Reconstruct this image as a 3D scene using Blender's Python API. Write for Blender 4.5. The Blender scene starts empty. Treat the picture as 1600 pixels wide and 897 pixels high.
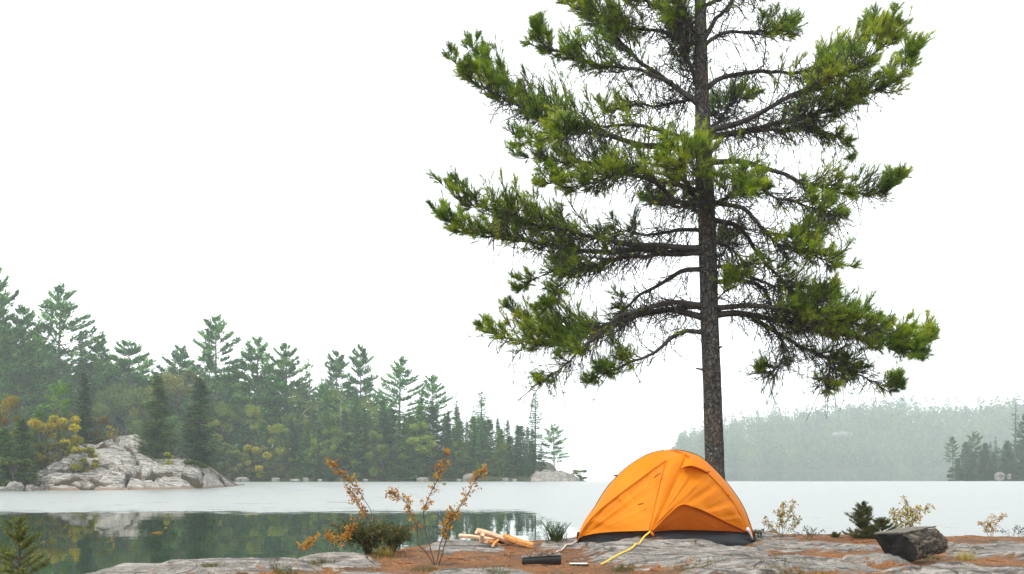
import bpy, math
import numpy as np

# ------------------------------------------------------------------ basics
SC = bpy.context.scene
COL = SC.collection
F = 1600 * 35 / 36.0          # focal length in photo pixels
HX, HY, EYE = 800.0, 732.0, 2.0
ZUP = np.array([0, 0, 1.0])
RNG = np.random.default_rng(7)


def P(px, py, Y):
    """photo pixel seen at depth Y -> world point"""
    return np.array([(px - HX) / F * Y, Y, EYE + (HY - py) / F * Y])


def norm(v):
    v = np.asarray(v, float)
    return v / np.maximum(np.linalg.norm(v, axis=-1, keepdims=True), 1e-9)


def sstep(a, b, x):
    t = np.clip((np.asarray(x, float) - a) / (b - a), 0, 1)
    return t * t * (3 - 2 * t)


def _hash(ix, iy, seed):
    h = (ix.astype(np.int64) * 374761393 + iy.astype(np.int64) * 668265263 + seed * 1442695041) & 0xffffffff
    h = ((h ^ (h >> 13)) * 1274126177) & 0xffffffff
    h = (h ^ (h >> 16)) & 0xffffffff
    return h / 4294967295.0


def vnoise(x, y, seed=0):
    x = np.asarray(x, float); y = np.asarray(y, float)
    ix = np.floor(x).astype(np.int64); iy = np.floor(y).astype(np.int64)
    fx = x - ix; fy = y - iy
    ux = fx * fx * (3 - 2 * fx); uy = fy * fy * (3 - 2 * fy)
    a = _hash(ix, iy, seed); b = _hash(ix + 1, iy, seed)
    c = _hash(ix, iy + 1, seed); d = _hash(ix + 1, iy + 1, seed)
    return (a * (1 - ux) + b * ux) * (1 - uy) + (c * (1 - ux) + d * ux) * uy


def fbm(x, y, seed=0, octv=4):
    s = 0; a = 0.5; t = 0
    x = np.asarray(x, float); y = np.asarray(y, float)
    for o in range(octv):
        s = s + a * vnoise(x * 2 ** o + 17.3 * o, y * 2 ** o - 9.1 * o, seed + o); t += a; a *= 0.5
    return s / t


def spline(pts, n):
    """Catmull-Rom through pts (k,3), n samples"""
    p = np.asarray(pts, float)
    if len(p) == 2:
        t = np.linspace(0, 1, n)[:, None]
        return p[0] * (1 - t) + p[1] * t
    p = np.vstack([2 * p[0] - p[1], p, 2 * p[-1] - p[-2]])
    k = len(p) - 3
    d = np.r_[0, np.cumsum(np.linalg.norm(np.diff(p[1:-1], axis=0), axis=1))]
    u = np.interp(np.linspace(0, d[-1], n), d, np.arange(k + 1))
    i = np.minimum(u.astype(int), k - 1); f = (u - i)[:, None]
    a, b, c, e = p[i], p[i + 1], p[i + 2], p[i + 3]
    return 0.5 * (2 * b + (c - a) * f + (2 * a - 5 * b + 4 * c - e) * f ** 2 + (3 * b - a - 3 * c + e) * f ** 3)


class MB:
    """collects geometry for ONE mesh object"""

    def __init__(self):
        self.V = []; self.F = []; self.A = {}; self.n = 0; self.M = []

    def add(self, V, Fs, tint=None, mat=0, **attrs):
        V = np.asarray(V, float).reshape(-1, 3)
        if len(V) == 0:
            return
        if not (isinstance(Fs, list) and isinstance(Fs[0], np.ndarray)):
            Fs = [np.asarray(Fs)]
        for f in Fs:
            f = np.asarray(f, np.int64)
            self.F.append(f + self.n); self.M.append(np.full(len(f), mat))
        attrs['tint'] = 0.5 if tint is None else tint
        for k, v in attrs.items():
            self.A.setdefault(k, []).append((self.n, np.broadcast_to(np.asarray(v, float), (len(V),))))
        self.V.append(V); self.n += len(V)

    def grid(self, G, mat=0, closed=False, **attrs):
        G = np.asarray(G, float); a, b = G.shape[:2]
        idx = np.arange(a * b).reshape(a, b)
        if closed:
            idx = np.concatenate([idx, idx[:, :1]], 1)
        q = np.stack([idx[:-1, :-1], idx[1:, :-1], idx[1:, 1:], idx[:-1, 1:]], -1).reshape(-1, 4)
        attrs = {k: (np.asarray(v).reshape(-1) if np.ndim(v) else v) for k, v in attrs.items()}
        self.add(G.reshape(-1, 3), q, mat=mat, **attrs)

    def tubes(self, Pn, Rn, sides=4, tint=None, mat=0, cap=True):
        """Pn (N,M,3) polylines, Rn (N,M) radii"""
        Pn = np.asarray(Pn, float)
        if Pn.ndim == 2:
            Pn = Pn[None]
        N, M = Pn.shape[:2]
        if N == 0:
            return
        Rn = np.broadcast_to(np.asarray(Rn, float), (N, M))
        T = np.gradient(Pn, axis=1); T = norm(T)
        mt = norm(T.mean(1))
        ref = np.where(np.abs(mt[:, 2:3]) > 0.85, np.array([[1.0, 0, 0]]), np.array([[0, 0, 1.0]]))[:, None, :]
        a = norm(np.cross(T, ref)); b = np.cross(a, T)
        th = np.arange(sides) / sides * 2 * np.pi
        ring = (Pn[:, :, None, :] + Rn[:, :, None, None] * (np.cos(th)[:, None] * a[:, :, None, :] + np.sin(th)[:, None] * b[:, :, None, :]))
        V = ring.reshape(-1, 3)
        base = (np.arange(N) * M * sides)[:, None, None]
        i = np.arange(M - 1)[None, :, None] * sides; j = np.arange(sides)[None, None, :]
        j2 = (j + 1) % sides
        q = np.stack([base + i + j, base + i + j2, base + i + sides + j2, base + i + sides + j], -1).reshape(-1, 4)
        fs = [q]
        if cap and sides >= 3:
            e = np.arange(sides)
            top = (np.arange(N) * M * sides)[:, None] + (M - 1) * sides + e[None]
            bot = (np.arange(N) * M * sides)[:, None] + e[None, ::-1]
            fs += [top, bot]
        if tint is not None and np.ndim(tint) == 1 and len(tint) == N:
            tint = np.repeat(tint, M * sides)
        self.add(V, fs, tint=tint, mat=mat)

    def build(self, name, mats, parent=None, smooth=False, loc=None):
        me = bpy.data.meshes.new(name)
        V = np.vstack(self.V)
        if parent is not None:
            V = V - np.array(parent.location)
        elif loc is not None:
            V = V - np.array(loc)
        me.vertices.add(len(V)); me.vertices.foreach_set('co', V.astype(np.float32).ravel())
        loops = np.concatenate([f.ravel() for f in self.F])
        tot = np.concatenate([np.full(len(f), f.shape[1]) for f in self.F])
        st = np.r_[0, np.cumsum(tot)[:-1]]
        me.loops.add(len(loops)); me.loops.foreach_set('vertex_index', loops.astype(np.int32))
        me.polygons.add(len(tot)); me.polygons.foreach_set('loop_start', st.astype(np.int32))
        me.polygons.foreach_set('material_index', np.concatenate(self.M).astype(np.int32))
        if smooth:
            me.polygons.foreach_set('use_smooth', np.ones(len(tot), bool))
        for k, parts in self.A.items():
            arr = np.zeros(len(V), np.float32)
            for s, v in parts:
                arr[s:s + len(v)] = v
            at = me.attributes.new(k, 'FLOAT', 'POINT'); at.data.foreach_set('value', arr)
        me.update(calc_edges=True)
        for m in (mats if isinstance(mats, (list, tuple)) else [mats]):
            me.materials.append(m)
        o = bpy.data.objects.new(name, me); COL.objects.link(o)
        if parent is not None:
            o.parent = parent
        elif loc is not None:
            o.location = loc
        return o


def tag(o, label=None, cat=None, group=None, kind=None):
    if label: o['label'] = label
    if cat: o['category'] = cat
    if group: o['group'] = group
    if kind: o['kind'] = kind
    return o


def empty(name, loc, label, cat, group=None):
    o = bpy.data.objects.new(name, None); COL.objects.link(o)
    o.location = [float(c) for c in loc]; o.empty_display_size = 0.2
    return tag(o, label, cat, group)


def copy_tree(o, parent=None):
    c = o.copy(); COL.objects.link(c)
    if parent is not None:
        c.parent = parent
    for ch in list(o.children):
        copy_tree(ch, c)
    return c


def recolour(o, col):
    o.color = (*col, 1)
    for ch in o.children:
        recolour(ch, col)


# ------------------------------------------------------------------ leaves and needles
def needles(mb, pos, d, K, length, width, spread, tint, rng):
    """K thin triangles fanning out of every tuft"""
    N = len(pos)
    if N == 0:
        return
    pos = np.repeat(pos, K, 0); d = np.repeat(norm(d), K, 0); t = np.repeat(tint, K)
    v = norm(d + rng.normal(size=(N * K, 3)) * spread)
    L = length * rng.uniform(0.6, 1.15, (N * K, 1))
    b = pos + d * length * rng.uniform(-0.35, 0.25, (N * K, 1))
    s = norm(np.cross(v, rng.normal(size=(N * K, 3)))) * width * 0.5
    V = np.stack([b - s, b + s, b + v * L], 1).reshape(-1, 3)
    mb.add(V, np.arange(N * K * 3).reshape(-1, 3), tint=np.repeat(np.clip(t + rng.normal(size=N * K) * .07, 0, 1), 3))


def leaves(mb, pos, d, nrm, length, width, tint):
    """folded diamond leaves, one per pos"""
    N = len(pos)
    if N == 0:
        return
    d = norm(d); s = norm(np.cross(d, nrm)); n = np.cross(s, d)
    L = np.broadcast_to(np.asarray(length, float), (N,))[:, None]; W = np.broadcast_to(np.asarray(width, float), (N,))[:, None]
    a = pos; m1 = pos + d * L * .32 + s * W * .48 + n * W * .16; m2 = pos + d * L * .32 - s * W * .48 + n * W * .16
    u1 = pos + d * L * .7 + s * W * .4 + n * W * .1; u2 = pos + d * L * .7 - s * W * .4 + n * W * .1
    c = pos + d * L - n * L * .08
    V = np.stack([a, m1, u1, c, u2, m2], 1).reshape(-1, 3)
    i = np.arange(N)[:, None] * 6
    mb.add(V, [i + np.array([[0, 1, 2, 3]]), i + np.array([[0, 3, 4, 5]])], tint=np.repeat(np.broadcast_to(tint, (N,)), 6))


# ------------------------------------------------------------------ materials
def new_mat(name):
    m = bpy.data.materials.new(name); m.use_nodes = True
    nt = m.node_tree; nt.nodes.clear()
    return m, nt


def N(nt, typ, **kw):
    n = nt.nodes.new(typ)
    for k, v in kw.items():
        if k.startswith('i_'):
            key = k[2:].replace('_', ' ')
            n.inputs[int(key) if key.isdigit() else key].default_value = v
        else:
            setattr(n, k, v)
    return n


def ramp(nt, fac, stops, interp='LINEAR'):
    r = nt.nodes.new('ShaderNodeValToRGB'); r.color_ramp.interpolation = interp
    e = r.color_ramp.elements
    while len(e) < len(stops):
        e.new(0.5)
    for el, (p, c) in zip(e, stops):
        el.position = p
        el.color = (*c, 1) if len(c) == 3 else c
    nt.links.new(fac, r.inputs[0])
    return r.outputs[0]


def gray(v):
    return (v, v, v)


def mix(nt, fac, a, b, mode='MIX'):
    n = nt.nodes.new('ShaderNodeMix'); n.data_type = 'RGBA'; n.blend_type = mode
    for sock, val in ((n.inputs[0], fac), (n.inputs[6], a), (n.inputs[7], b)):
        if isinstance(val, bpy.types.NodeSocket):
            nt.links.new(val, sock)
        elif isinstance(val, (int, float)):
            sock.default_value = val
        else:
            sock.default_value = (*val, 1)
    return n.outputs[2]


def math_(nt, op, a, b=None, c=None, clamp=False):
    n = nt.nodes.new('ShaderNodeMath'); n.operation = op; n.use_clamp = clamp
    for s, v in zip(n.inputs, (a, b, c)):
        if v is None:
            continue
        if isinstance(v, bpy.types.NodeSocket):
            nt.links.new(v, s)
        else:
            s.default_value = v
    return n.outputs[0]


def noise(nt, scale, detail=4, rough=.55, vec=None, stretch=None, dist=0.0):
    tc = N(nt, 'ShaderNodeTexCoord').outputs['Object'] if vec is None else vec
    if stretch is not None:
        mp = N(nt, 'ShaderNodeMapping'); mp.inputs['Scale'].default_value = stretch
        nt.links.new(tc, mp.inputs[0]); tc = mp.outputs[0]
    n = N(nt, 'ShaderNodeTexNoise', i_Scale=scale, i_Detail=detail, i_Roughness=rough, i_Distortion=dist)
    nt.links.new(tc, n.inputs['Vector'])
    return n.outputs[0]


def finish(nt, colour, rough=.8, bump=None, bdist=.02, bstr=.6, spec=.3, transl=0.0, tcol=None):
    p = N(nt, 'ShaderNodeBsdfPrincipled')
    p.inputs['Specular IOR Level'].default_value = spec
    if isinstance(colour, bpy.types.NodeSocket): nt.links.new(colour, p.inputs['Base Color'])
    else: p.inputs['Base Color'].default_value = (*colour, 1)
    if isinstance(rough, bpy.types.NodeSocket): nt.links.new(rough, p.inputs['Roughness'])
    else: p.inputs['Roughness'].default_value = rough
    if bump is not None:
        b = N(nt, 'ShaderNodeBump', i_Strength=bstr, i_Distance=bdist)
        nt.links.new(bump, b.inputs['Height']); nt.links.new(b.outputs[0], p.inputs['Normal'])
    out = N(nt, 'ShaderNodeOutputMaterial'); sh = p.outputs[0]
    if transl:
        t = N(nt, 'ShaderNodeBsdfTranslucent')
        c = tcol if tcol is not None else colour
        if isinstance(c, bpy.types.NodeSocket): nt.links.new(c, t.inputs[0])
        else: t.inputs[0].default_value = (*c, 1)
        ms = N(nt, 'ShaderNodeMixShader', i_0=transl)
        nt.links.new(sh, ms.inputs[1]); nt.links.new(t.outputs[0], ms.inputs[2]); sh = ms.outputs[0]
    nt.links.new(sh, out.inputs['Surface'])


def attr(nt, name):
    return N(nt, 'ShaderNodeAttribute', attribute_name=name).outputs['Fac']


def plain(name, col, rough=.6, var=.25, scale=12, bump=.004, spec=.4, transl=0.0, stretch=None):
    m, nt = new_mat(name)
    n = noise(nt, scale, 5, .6, stretch=stretch)
    c = ramp(nt, n, [(.3, tuple(x * (1 - var) for x in col)), (.7, tuple(min(1, x * (1 + var)) for x in col))])
    finish(nt, c, rough, n, bump, .5, spec, transl)
    return m


def foliage(name, stops, transl=.25, rough=.6, spec=.25, objcol=True):
    m, nt = new_mat(name)
    c = ramp(nt, attr(nt, 'tint'), stops)
    if objcol:
        oi = N(nt, 'ShaderNodeObjectInfo')
        c = mix(nt, 1.0, c, oi.outputs['Color'], 'MULTIPLY')
    finish(nt, c, rough, spec=spec, transl=transl)
    return m


M = {}
M['pine_needles'] = foliage('pine_needles', [(0, (.025, .055, .012)), (.28, (.095, .17, .014)), (.55, (.25, .365, .020)), (.85, (.45, .51, .028)), (1, (.36, .29, .035))], .48, objcol=False)
M['conifer'] = foliage('conifer_foliage', [(0, (.006, .034, .012)), (.4, (.050, .170, .044)), (.75, (.17, .36, .06)), (1, (.34, .48, .07))], .28)
M['leafy'] = foliage('broad_leaves', [(0, (.05, .085, .018)), (.5, (.13, .17, .028)), (1, (.26, .27, .045))], .35)
M['rust_leaves'] = foliage('rust_leaves', [(0, (.17, .05, .02)), (.3, (.36, .15, .022)), (.6, (.48, .26, .035)), (.85, (.38, .28, .05)), (1, (.20, .20, .05))], .35, objcol=False)
M['yellow_leaves'] = foliage('yellow_leaves', [(0, (.12, .10, .02)), (.5, (.36, .27, .03)), (1, (.55, .42, .06))], .35, objcol=False)
M['shrub_leaves'] = foliage('shrub_leaves', [(0, (.025, .04, .012)), (.55, (.06, .085, .02)), (.8, (.14, .12, .03)), (1, (.30, .13, .03))], .25, objcol=False)
M['sapling_needles'] = foliage('sapling_needles', [(0, (.04, .065, .014)), (.45, (.11, .15, .025)), (.8, (.25, .27, .05)), (1, (.45, .38, .09))], .25, objcol=False)
M['stem'] = plain('twig_bark', (.07, .045, .035), .8, .3, 40, .002)
M['limb_bark'] = plain('limb_bark', (.045, .04, .036), .85, .4, 14, .006)
M['tree_bark'] = plain('far_trunk_bark', (.13, .11, .095), .9, .3, 2, .02)
M['birch_bark'] = plain('pale_trunk_bark', (.42, .40, .36), .8, .2, 2, .01)
M['gravel_rock'] = None


def bark_mat():
    m, nt = new_mat('pine_bark')
    plate = N(nt, 'ShaderNodeTexVoronoi', feature='DISTANCE_TO_EDGE', i_Scale=16.0)
    tc = N(nt, 'ShaderNodeTexCoord'); mp = N(nt, 'ShaderNodeMapping'); mp.inputs['Scale'].default_value = (1, 1, .5)
    ns = N(nt, 'ShaderNodeTexNoise', i_Scale=9.0, i_Detail=3.0)
    nt.links.new(tc.outputs['Object'], ns.inputs['Vector'])
    add = N(nt, 'ShaderNodeVectorMath', operation='MULTIPLY_ADD'); add.inputs[1].default_value = (.12, .12, .12)
    nt.links.new(ns.outputs['Color'], add.inputs[0]); nt.links.new(tc.outputs['Object'], add.inputs[2])
    nt.links.new(add.outputs[0], mp.inputs[0]); nt.links.new(mp.outputs[0], plate.inputs['Vector'])
    crack = ramp(nt, plate.outputs['Distance'], [(0, gray(0)), (.12, gray(1))])
    n2 = noise(nt, 22, 6, .7)
    c = ramp(nt, n2, [(.3, (.02, .019, .018)), (.55, (.075, .071, .066)), (.72, (.20, .19, .175))])
    c = mix(nt, crack, (.018, .016, .015), c)
    fl = noise(nt, 26, 3, .6)
    fleck = ramp(nt, fl, [(.61, gray(0)), (.67, gray(1))])
    big = ramp(nt, noise(nt, 1.7, 2), [(.42, gray(0)), (.6, gray(.8))])
    c = mix(nt, math_(nt, 'MULTIPLY', fleck, big), c, (.30, .31, .28))
    warm = ramp(nt, noise(nt, 3.1, 2, .5), [(.5, gray(0)), (.75, gray(.35))])
    c = mix(nt, warm, c, (.13, .075, .045))
    h = math_(nt, 'ADD', math_(nt, 'MULTIPLY', crack, .8), n2)
    finish(nt, c, .9, h, .02, .9, .2)
    return m


def rock_nodes(nt, s=1.0, pale=1.0, rust=.5):
    """pale lichen-stained granite; returns colour, height"""
    st = (1, 2.0, 2.2)
    big = noise(nt, .9 * s, 4, .6, stretch=st, dist=.6)
    mid = noise(nt, 5 * s, 6, .65, stretch=(1, 2.6, 2.6), dist=.5)
    fine = noise(nt, 38 * s, 6, .75)
    c = ramp(nt, mid, [(.28, tuple(pale * v for v in (.085, .082, .08))), (.46, tuple(pale * v for v in (.19, .175, .155))), (.66, tuple(pale * v for v in (.40, .375, .335)))])
    c = mix(nt, ramp(nt, big, [(.38, gray(0)), (.62, gray(.75))]), c, tuple(pale * v for v in (.185, .178, .165)))
    c = mix(nt, ramp(nt, fine, [(.36, gray(.85)), (.47, gray(0))]), c, (.06, .058, .055))
    lich = noise(nt, 9 * s, 5, .75)
    c = mix(nt, ramp(nt, lich, [(.58, gray(0)), (.66, gray(.75))]), c, tuple(pale * v for v in (.44, .43, .39)))
    c = mix(nt, ramp(nt, noise(nt, 3.2 * s, 5, .7, stretch=(1, 1.6, 1)), [(.54, gray(0)), (.68, gray(rust))]), c, (.20, .115, .055))
    strat = noise(nt, 2.2 * s, 7, .62, stretch=(.55, 3.4, 5.0), dist=1.1)
    c = mix(nt, ramp(nt, strat, [(.40, gray(.9)), (.47, gray(0))]), c, tuple(pale * v for v in (.07, .066, .062)))
    c = mix(nt, ramp(nt, strat, [(.55, gray(0)), (.64, gray(.55))]), c, tuple(pale * v for v in (.42, .40, .365)))
    vor = N(nt, 'ShaderNodeTexVoronoi', feature='DISTANCE_TO_EDGE', i_Scale=1.1 * s)
    tc = N(nt, 'ShaderNodeTexCoord'); mp = N(nt, 'ShaderNodeMapping'); mp.inputs['Scale'].default_value = (.6, 1.8, 1.2)
    ns = N(nt, 'ShaderNodeTexNoise', i_Scale=1.6 * s, i_Detail=4.0)
    nt.links.new(tc.outputs['Object'], ns.inputs['Vector'])
    add = N(nt, 'ShaderNodeVectorMath', operation='MULTIPLY_ADD'); add.inputs[1].default_value = (.7 / s,) * 3
    nt.links.new(ns.outputs['Color'], add.inputs[0]); nt.links.new(tc.outputs['Object'], add.inputs[2])
    nt.links.new(add.outputs[0], mp.inputs[0]); nt.links.new(mp.outputs[0], vor.inputs['Vector'])
    crack = ramp(nt, vor.outputs['Distance'], [(0, gray(0)), (.03, gray(1))])
    crack = math_(nt, 'MAXIMUM', crack, ramp(nt, noise(nt, .8 * s, 3, .6), [(.46, gray(0)), (.54, gray(1))]))
    c = mix(nt, crack, (.045, .04, .035), c)
    h = math_(nt, 'ADD', math_(nt, 'MULTIPLY', mid, 1.0), math_(nt, 'MULTIPLY', crack, .5))
    h = math_(nt, 'ADD', h, math_(nt, 'MULTIPLY', fine, .35)); h = math_(nt, 'ADD', h, math_(nt, 'MULTIPLY', strat, 1.4))
    return c, h


def ground_mat():
    m, nt = new_mat('granite_and_needle_litter')
    c, h = rock_nodes(nt, 1.15)
    n1 = noise(nt, 7, 6, .7, stretch=(1, 2, 1)); n2 = noise(nt, 60, 4, .7)
    soil = ramp(nt, n2, [(.3, (.05, .024, .012)), (.5, (.21, .085, .028)), (.7, (.40, .19, .07))])
    soil = mix(nt, ramp(nt, noise(nt, 2.3, 4, .6), [(.42, gray(0)), (.6, gray(.85))]), soil, (.085, .055, .036))
    f = math_(nt, 'ADD', attr(nt, 'soil'), math_(nt, 'MULTIPLY', math_(nt, 'SUBTRACT', n1, .5), 2.4))
    f = ramp(nt, f, [(.44, gray(0)), (.56, gray(1))])
    c = mix(nt, f, c, soil)
    moss = math_(nt, 'ADD', attr(nt, 'moss'), math_(nt, 'MULTIPLY', math_(nt, 'SUBTRACT', noise(nt, 11, 5, .7), .5), 1.6))
    mf = ramp(nt, moss, [(.5, gray(0)), (.62, gray(1))])
    mcol = ramp(nt, n2, [(.3, (.03, .04, .008)), (.7, (.16, .16, .03))])
    c = mix(nt, mf, c, mcol)
    wet = ramp(nt, attr(nt, 'wet'), [(.3, gray(0)), (.8, gray(.7))])
    c = mix(nt, wet, c, (.05, .045, .04))
    finish(nt, c, .85, math_(nt, 'ADD', h, math_(nt, 'MULTIPLY', n2, .5)), .035, .9, .25)
    return m


def rock_mat(name, s, pale=1.0, bd=.05, rust=.12):
    m, nt = new_mat(name)
    c, h = rock_nodes(nt, s, pale, rust)
    stain = ramp(nt, attr(nt, 'stain'), [(.35, gray(0)), (.8, gray(.85))])
    c = mix(nt, stain, c, (.20, .13, .08))
    litter = ramp(nt, attr(nt, 'soil'), [(.4, gray(0)), (.6, gray(1))])
    c = mix(nt, litter, c, (.065, .048, .03))
    finish(nt, c, .85, h, bd, .9, .25)
    return m


def floor_mat():
    m, nt = new_mat('forest_floor')
    c = ramp(nt, noise(nt, .6, 5, .7), [(.3, (.02, .025, .012)), (.6, (.05, .055, .025)), (.8, (.09, .075, .04))])
    finish(nt, c, .9, spec=.1)
    return m


def water_mat():
    m, nt = new_mat('lake_water')
    geo = N(nt, 'ShaderNodeNewGeometry').outputs['Position']
    sep = N(nt, 'ShaderNodeSeparateXYZ'); nt.links.new(geo, sep.inputs[0])
    edge = math_(nt, 'ADD', sep.outputs['Y'], math_(nt, 'MULTIPLY', math_(nt, 'SUBTRACT', noise(nt, .12, 4, .6, vec=geo), .5), 7))
    stE = N(nt, 'ShaderNodeMapping'); stE.inputs['Scale'].default_value = (.45, 1, 1); nt.links.new(geo, stE.inputs[0])
    edge = math_(nt, 'ADD', edge, math_(nt, 'MULTIPLY', math_(nt, 'SUBTRACT', noise(nt, .9, 7, .9, vec=stE.outputs[0]), .5), 32))
    edge = math_(nt, 'SUBTRACT', edge, math_(nt, 'MULTIPLY', sep.outputs['X'], .05))
    shel = N(nt, 'ShaderNodeMapRange', interpolation_type='SMOOTHSTEP'); nt.links.new(sep.outputs['X'], shel.inputs[0])
    shel.inputs[1].default_value = .2; shel.inputs[2].default_value = 4.0; shel.inputs[3].default_value = 0; shel.inputs[4].default_value = 26
    sheltered = math_(nt, 'ADD', edge, shel.outputs[0])
    near = N(nt, 'ShaderNodeMapRange', interpolation_type='SMOOTHSTEP'); nt.links.new(sheltered, near.inputs[0])
    near.inputs[1].default_value = 45; near.inputs[2].default_value = 47.5
    far = N(nt, 'ShaderNodeMapRange', interpolation_type='SMOOTHSTEP'); nt.links.new(edge, far.inputs[0])
    far.inputs[1].default_value = 148; far.inputs[2].default_value = 156; far.inputs[3].default_value = 1; far.inputs[4].default_value = .0
    st = N(nt, 'ShaderNodeMapping'); st.inputs['Scale'].default_value = (.35, 1, 1); nt.links.new(geo, st.inputs[0])
    rip = noise(nt, 3.2, 4, .6, vec=st.outputs[0])
    st2 = N(nt, 'ShaderNodeMapping'); st2.inputs['Scale'].default_value = (.07, 1, 1); nt.links.new(geo, st2.inputs[0])
    patch = ramp(nt, noise(nt, .5, 7, .85, vec=st.outputs[0]), [(.30, gray(.1)), (.45, gray(1))])
    wind = math_(nt, 'MULTIPLY', math_(nt, 'MULTIPLY', near.outputs[0], far.outputs[0]), patch)
    swell = noise(nt, .9, 3, .5, vec=st2.outputs[0])
    swell_amt = ramp(nt, noise(nt, .16, 3, .5, vec=st2.outputs[0]), [(.42, gray(.15)), (.62, gray(1))])
    b1 = N(nt, 'ShaderNodeBump', i_Distance=.05); nt.links.new(rip, b1.inputs['Height'])
    nt.links.new(math_(nt, 'MULTIPLY_ADD', wind, .60, .0), b1.inputs['Strength'])
    b2 = N(nt, 'ShaderNodeBump', i_Distance=.02, i_Strength=.25); nt.links.new(math_(nt, 'MULTIPLY', swell, swell_amt), b2.inputs['Height'])
    nt.links.new(b1.outputs[0], b2.inputs['Normal'])
    p = N(nt, 'ShaderNodeBsdfPrincipled'); p.inputs['Base Color'].default_value = (.012, .03, .016, 1)
    nt.links.new(math_(nt, 'MULTIPLY_ADD', wind, 3.2, 1.33), p.inputs['IOR'])
    nt.links.new(math_(nt, 'MULTIPLY_ADD', wind, .40, .015), p.inputs['Roughness'])
    nt.links.new(b2.outputs[0], p.inputs['Normal'])
    out = N(nt, 'ShaderNodeOutputMaterial'); nt.links.new(p.outputs[0], out.inputs[0])
    return m


def fabric(name, col, rough=.5, transl=.3, tcol=None):
    m, nt = new_mat(name)
    n = noise(nt, 3.0, 4, .6)
    c = ramp(nt, n, [(.3, tuple(v * .88 for v in col)), (.7, tuple(min(1, v * 1.06) for v in col))])
    w = noise(nt, 55, 3, .6, stretch=(1, 1, .35))
    cre = noise(nt, 7, 3, .5, stretch=(1, 1, .3), dist=1.2)
    finish(nt, c, rough, math_(nt, 'ADD', math_(nt, 'MULTIPLY', w, .12), cre), .012, .55, .18, transl, tcol)
    return m


M['pine_bark'] = bark_mat()
M['ground'] = ground_mat()
M['headland'] = rock_mat('headland_granite', .45, 1.3, .12)
M['boulder'] = rock_mat('boulder_granite', .8, 1.15, .08)
M['floor'] = floor_mat()
M['water'] = water_mat()
M['tent'] = fabric('orange_nylon', (.74, .225, .004), .55, .28)
M['tent_dark'] = fabric('burnt_orange_trim_and_shade', (.45, .10, .003), .6, .12)  # dark trim, and the lower flap's shade put into a deeper orange
M['tub'] = fabric('grey_coated_nylon', (.032, .036, .042), .35, 0)
M['black'] = plain('black_plastic', (.012, .012, .013), .4, .2, 30, .001)
M['white_web'] = plain('pale_webbing', (.72, .71, .68), .7, .1, 60, .001)
M['yellow_rope'] = plain('yellow_webbing', (.72, .50, .05), .7, .25, 70, .003)
M['cord'] = plain('pale_cord', (.50, .42, .36), .7, .2, 60, .002)
M['pale_wood'] = plain('pale_split_wood', (.66, .42, .27), .75, .42, 4, .008, .2, 0, (1.5, 12, 12))
M['orange_wood'] = plain('orange_brown_wood', (.50, .22, .065), .7, .45, 4, .008, .2, 0, (1.5, 12, 12))
M['end_grain'] = plain('end_grain', (.66, .42, .26), .8, .25, 25, .004, .2)
M['char'] = plain('charred_bark', (.011, .0105, .010), .9, .8, 11, .05, .2)
M['char_top'] = plain('weathered_log_top', (.12, .108, .09), .9, .5, 6, .012, .2, 0, (2, 6, 6))
M['ash'] = plain('crumbled_ash', (.30, .22, .17), .95, .5, 45, .02, .1)


def log_bark_mat():
    m, nt = new_mat('charred_log_bark')
    rid = noise(nt, 16, 6, .7, stretch=(.35, 1, 2.2), dist=.8)
    c = ramp(nt, rid, [(.38, (.006, .006, .006)), (.48, (.045, .04, .033)), (.58, (.145, .115, .08)), (.72, (.27, .24, .19))])
    c = mix(nt, ramp(nt, noise(nt, 34, 4, .7), [(.60, gray(0)), (.68, gray(.8))]), c, (.20, .19, .175))
    finish(nt, c, .9, rid, .06, 1.0, .2)
    return m


M['log_bark'] = log_bark_mat()

SKYWHITE = (6.6, 6.75, 6.9)
EXPOSURE = 1.0
HAZE = 0.00056

# ------------------------------------------------------------------ camera, sky, sun, air
cam = bpy.data.cameras.new('camera'); co = bpy.data.objects.new('camera', cam); COL.objects.link(co)
co.location = (0, 0, EYE); co.rotation_euler = (math.radians(90), 0, 0)
cam.lens = 35; cam.sensor_width = 36; cam.shift_y = (HY - 448.5) / 1600; cam.clip_end = 6000; cam.clip_start = .05
SC.camera = co
SUN_EL, SUN_AZ = math.radians(52), math.radians(-125)   # azimuth from +Y, clockwise
w = bpy.data.worlds.new('World'); SC.world = w; w.use_nodes = True
nt = w.node_tree; nt.nodes.clear()
sky = N(nt, 'ShaderNodeTexSky', sky_type='NISHITA', sun_disc=False, sun_elevation=SUN_EL, sun_rotation=SUN_AZ, air_density=1.0, dust_density=4.0)
bw = N(nt, 'ShaderNodeRGBToBW'); nt.links.new(sky.outputs[0], bw.inputs[0])
# a bright closed cloud deck: the clear-sky colour washed out to white
over = mix(nt, .93, sky.outputs[0], SKYWHITE)
bg = N(nt, 'ShaderNodeBackground', i_Strength=.15); nt.links.new(over, bg.inputs[0])
wo = N(nt, 'ShaderNodeOutputWorld'); nt.links.new(bg.outputs[0], wo.inputs[0])
sl = bpy.data.lights.new('sun', 'SUN'); sl.energy = 1.5; sl.angle = math.radians(10); sl.color = (1, .95, .86)
so = bpy.data.objects.new('sun', sl); COL.objects.link(so)
from mathutils import Vector
sd = Vector((math.sin(SUN_AZ) * math.cos(SUN_EL), math.cos(SUN_AZ) * math.cos(SUN_EL), math.sin(SUN_EL)))
so.rotation_euler = sd.to_track_quat('Z', 'Y').to_euler(); so.location = (-20, -20, 30)

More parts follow.
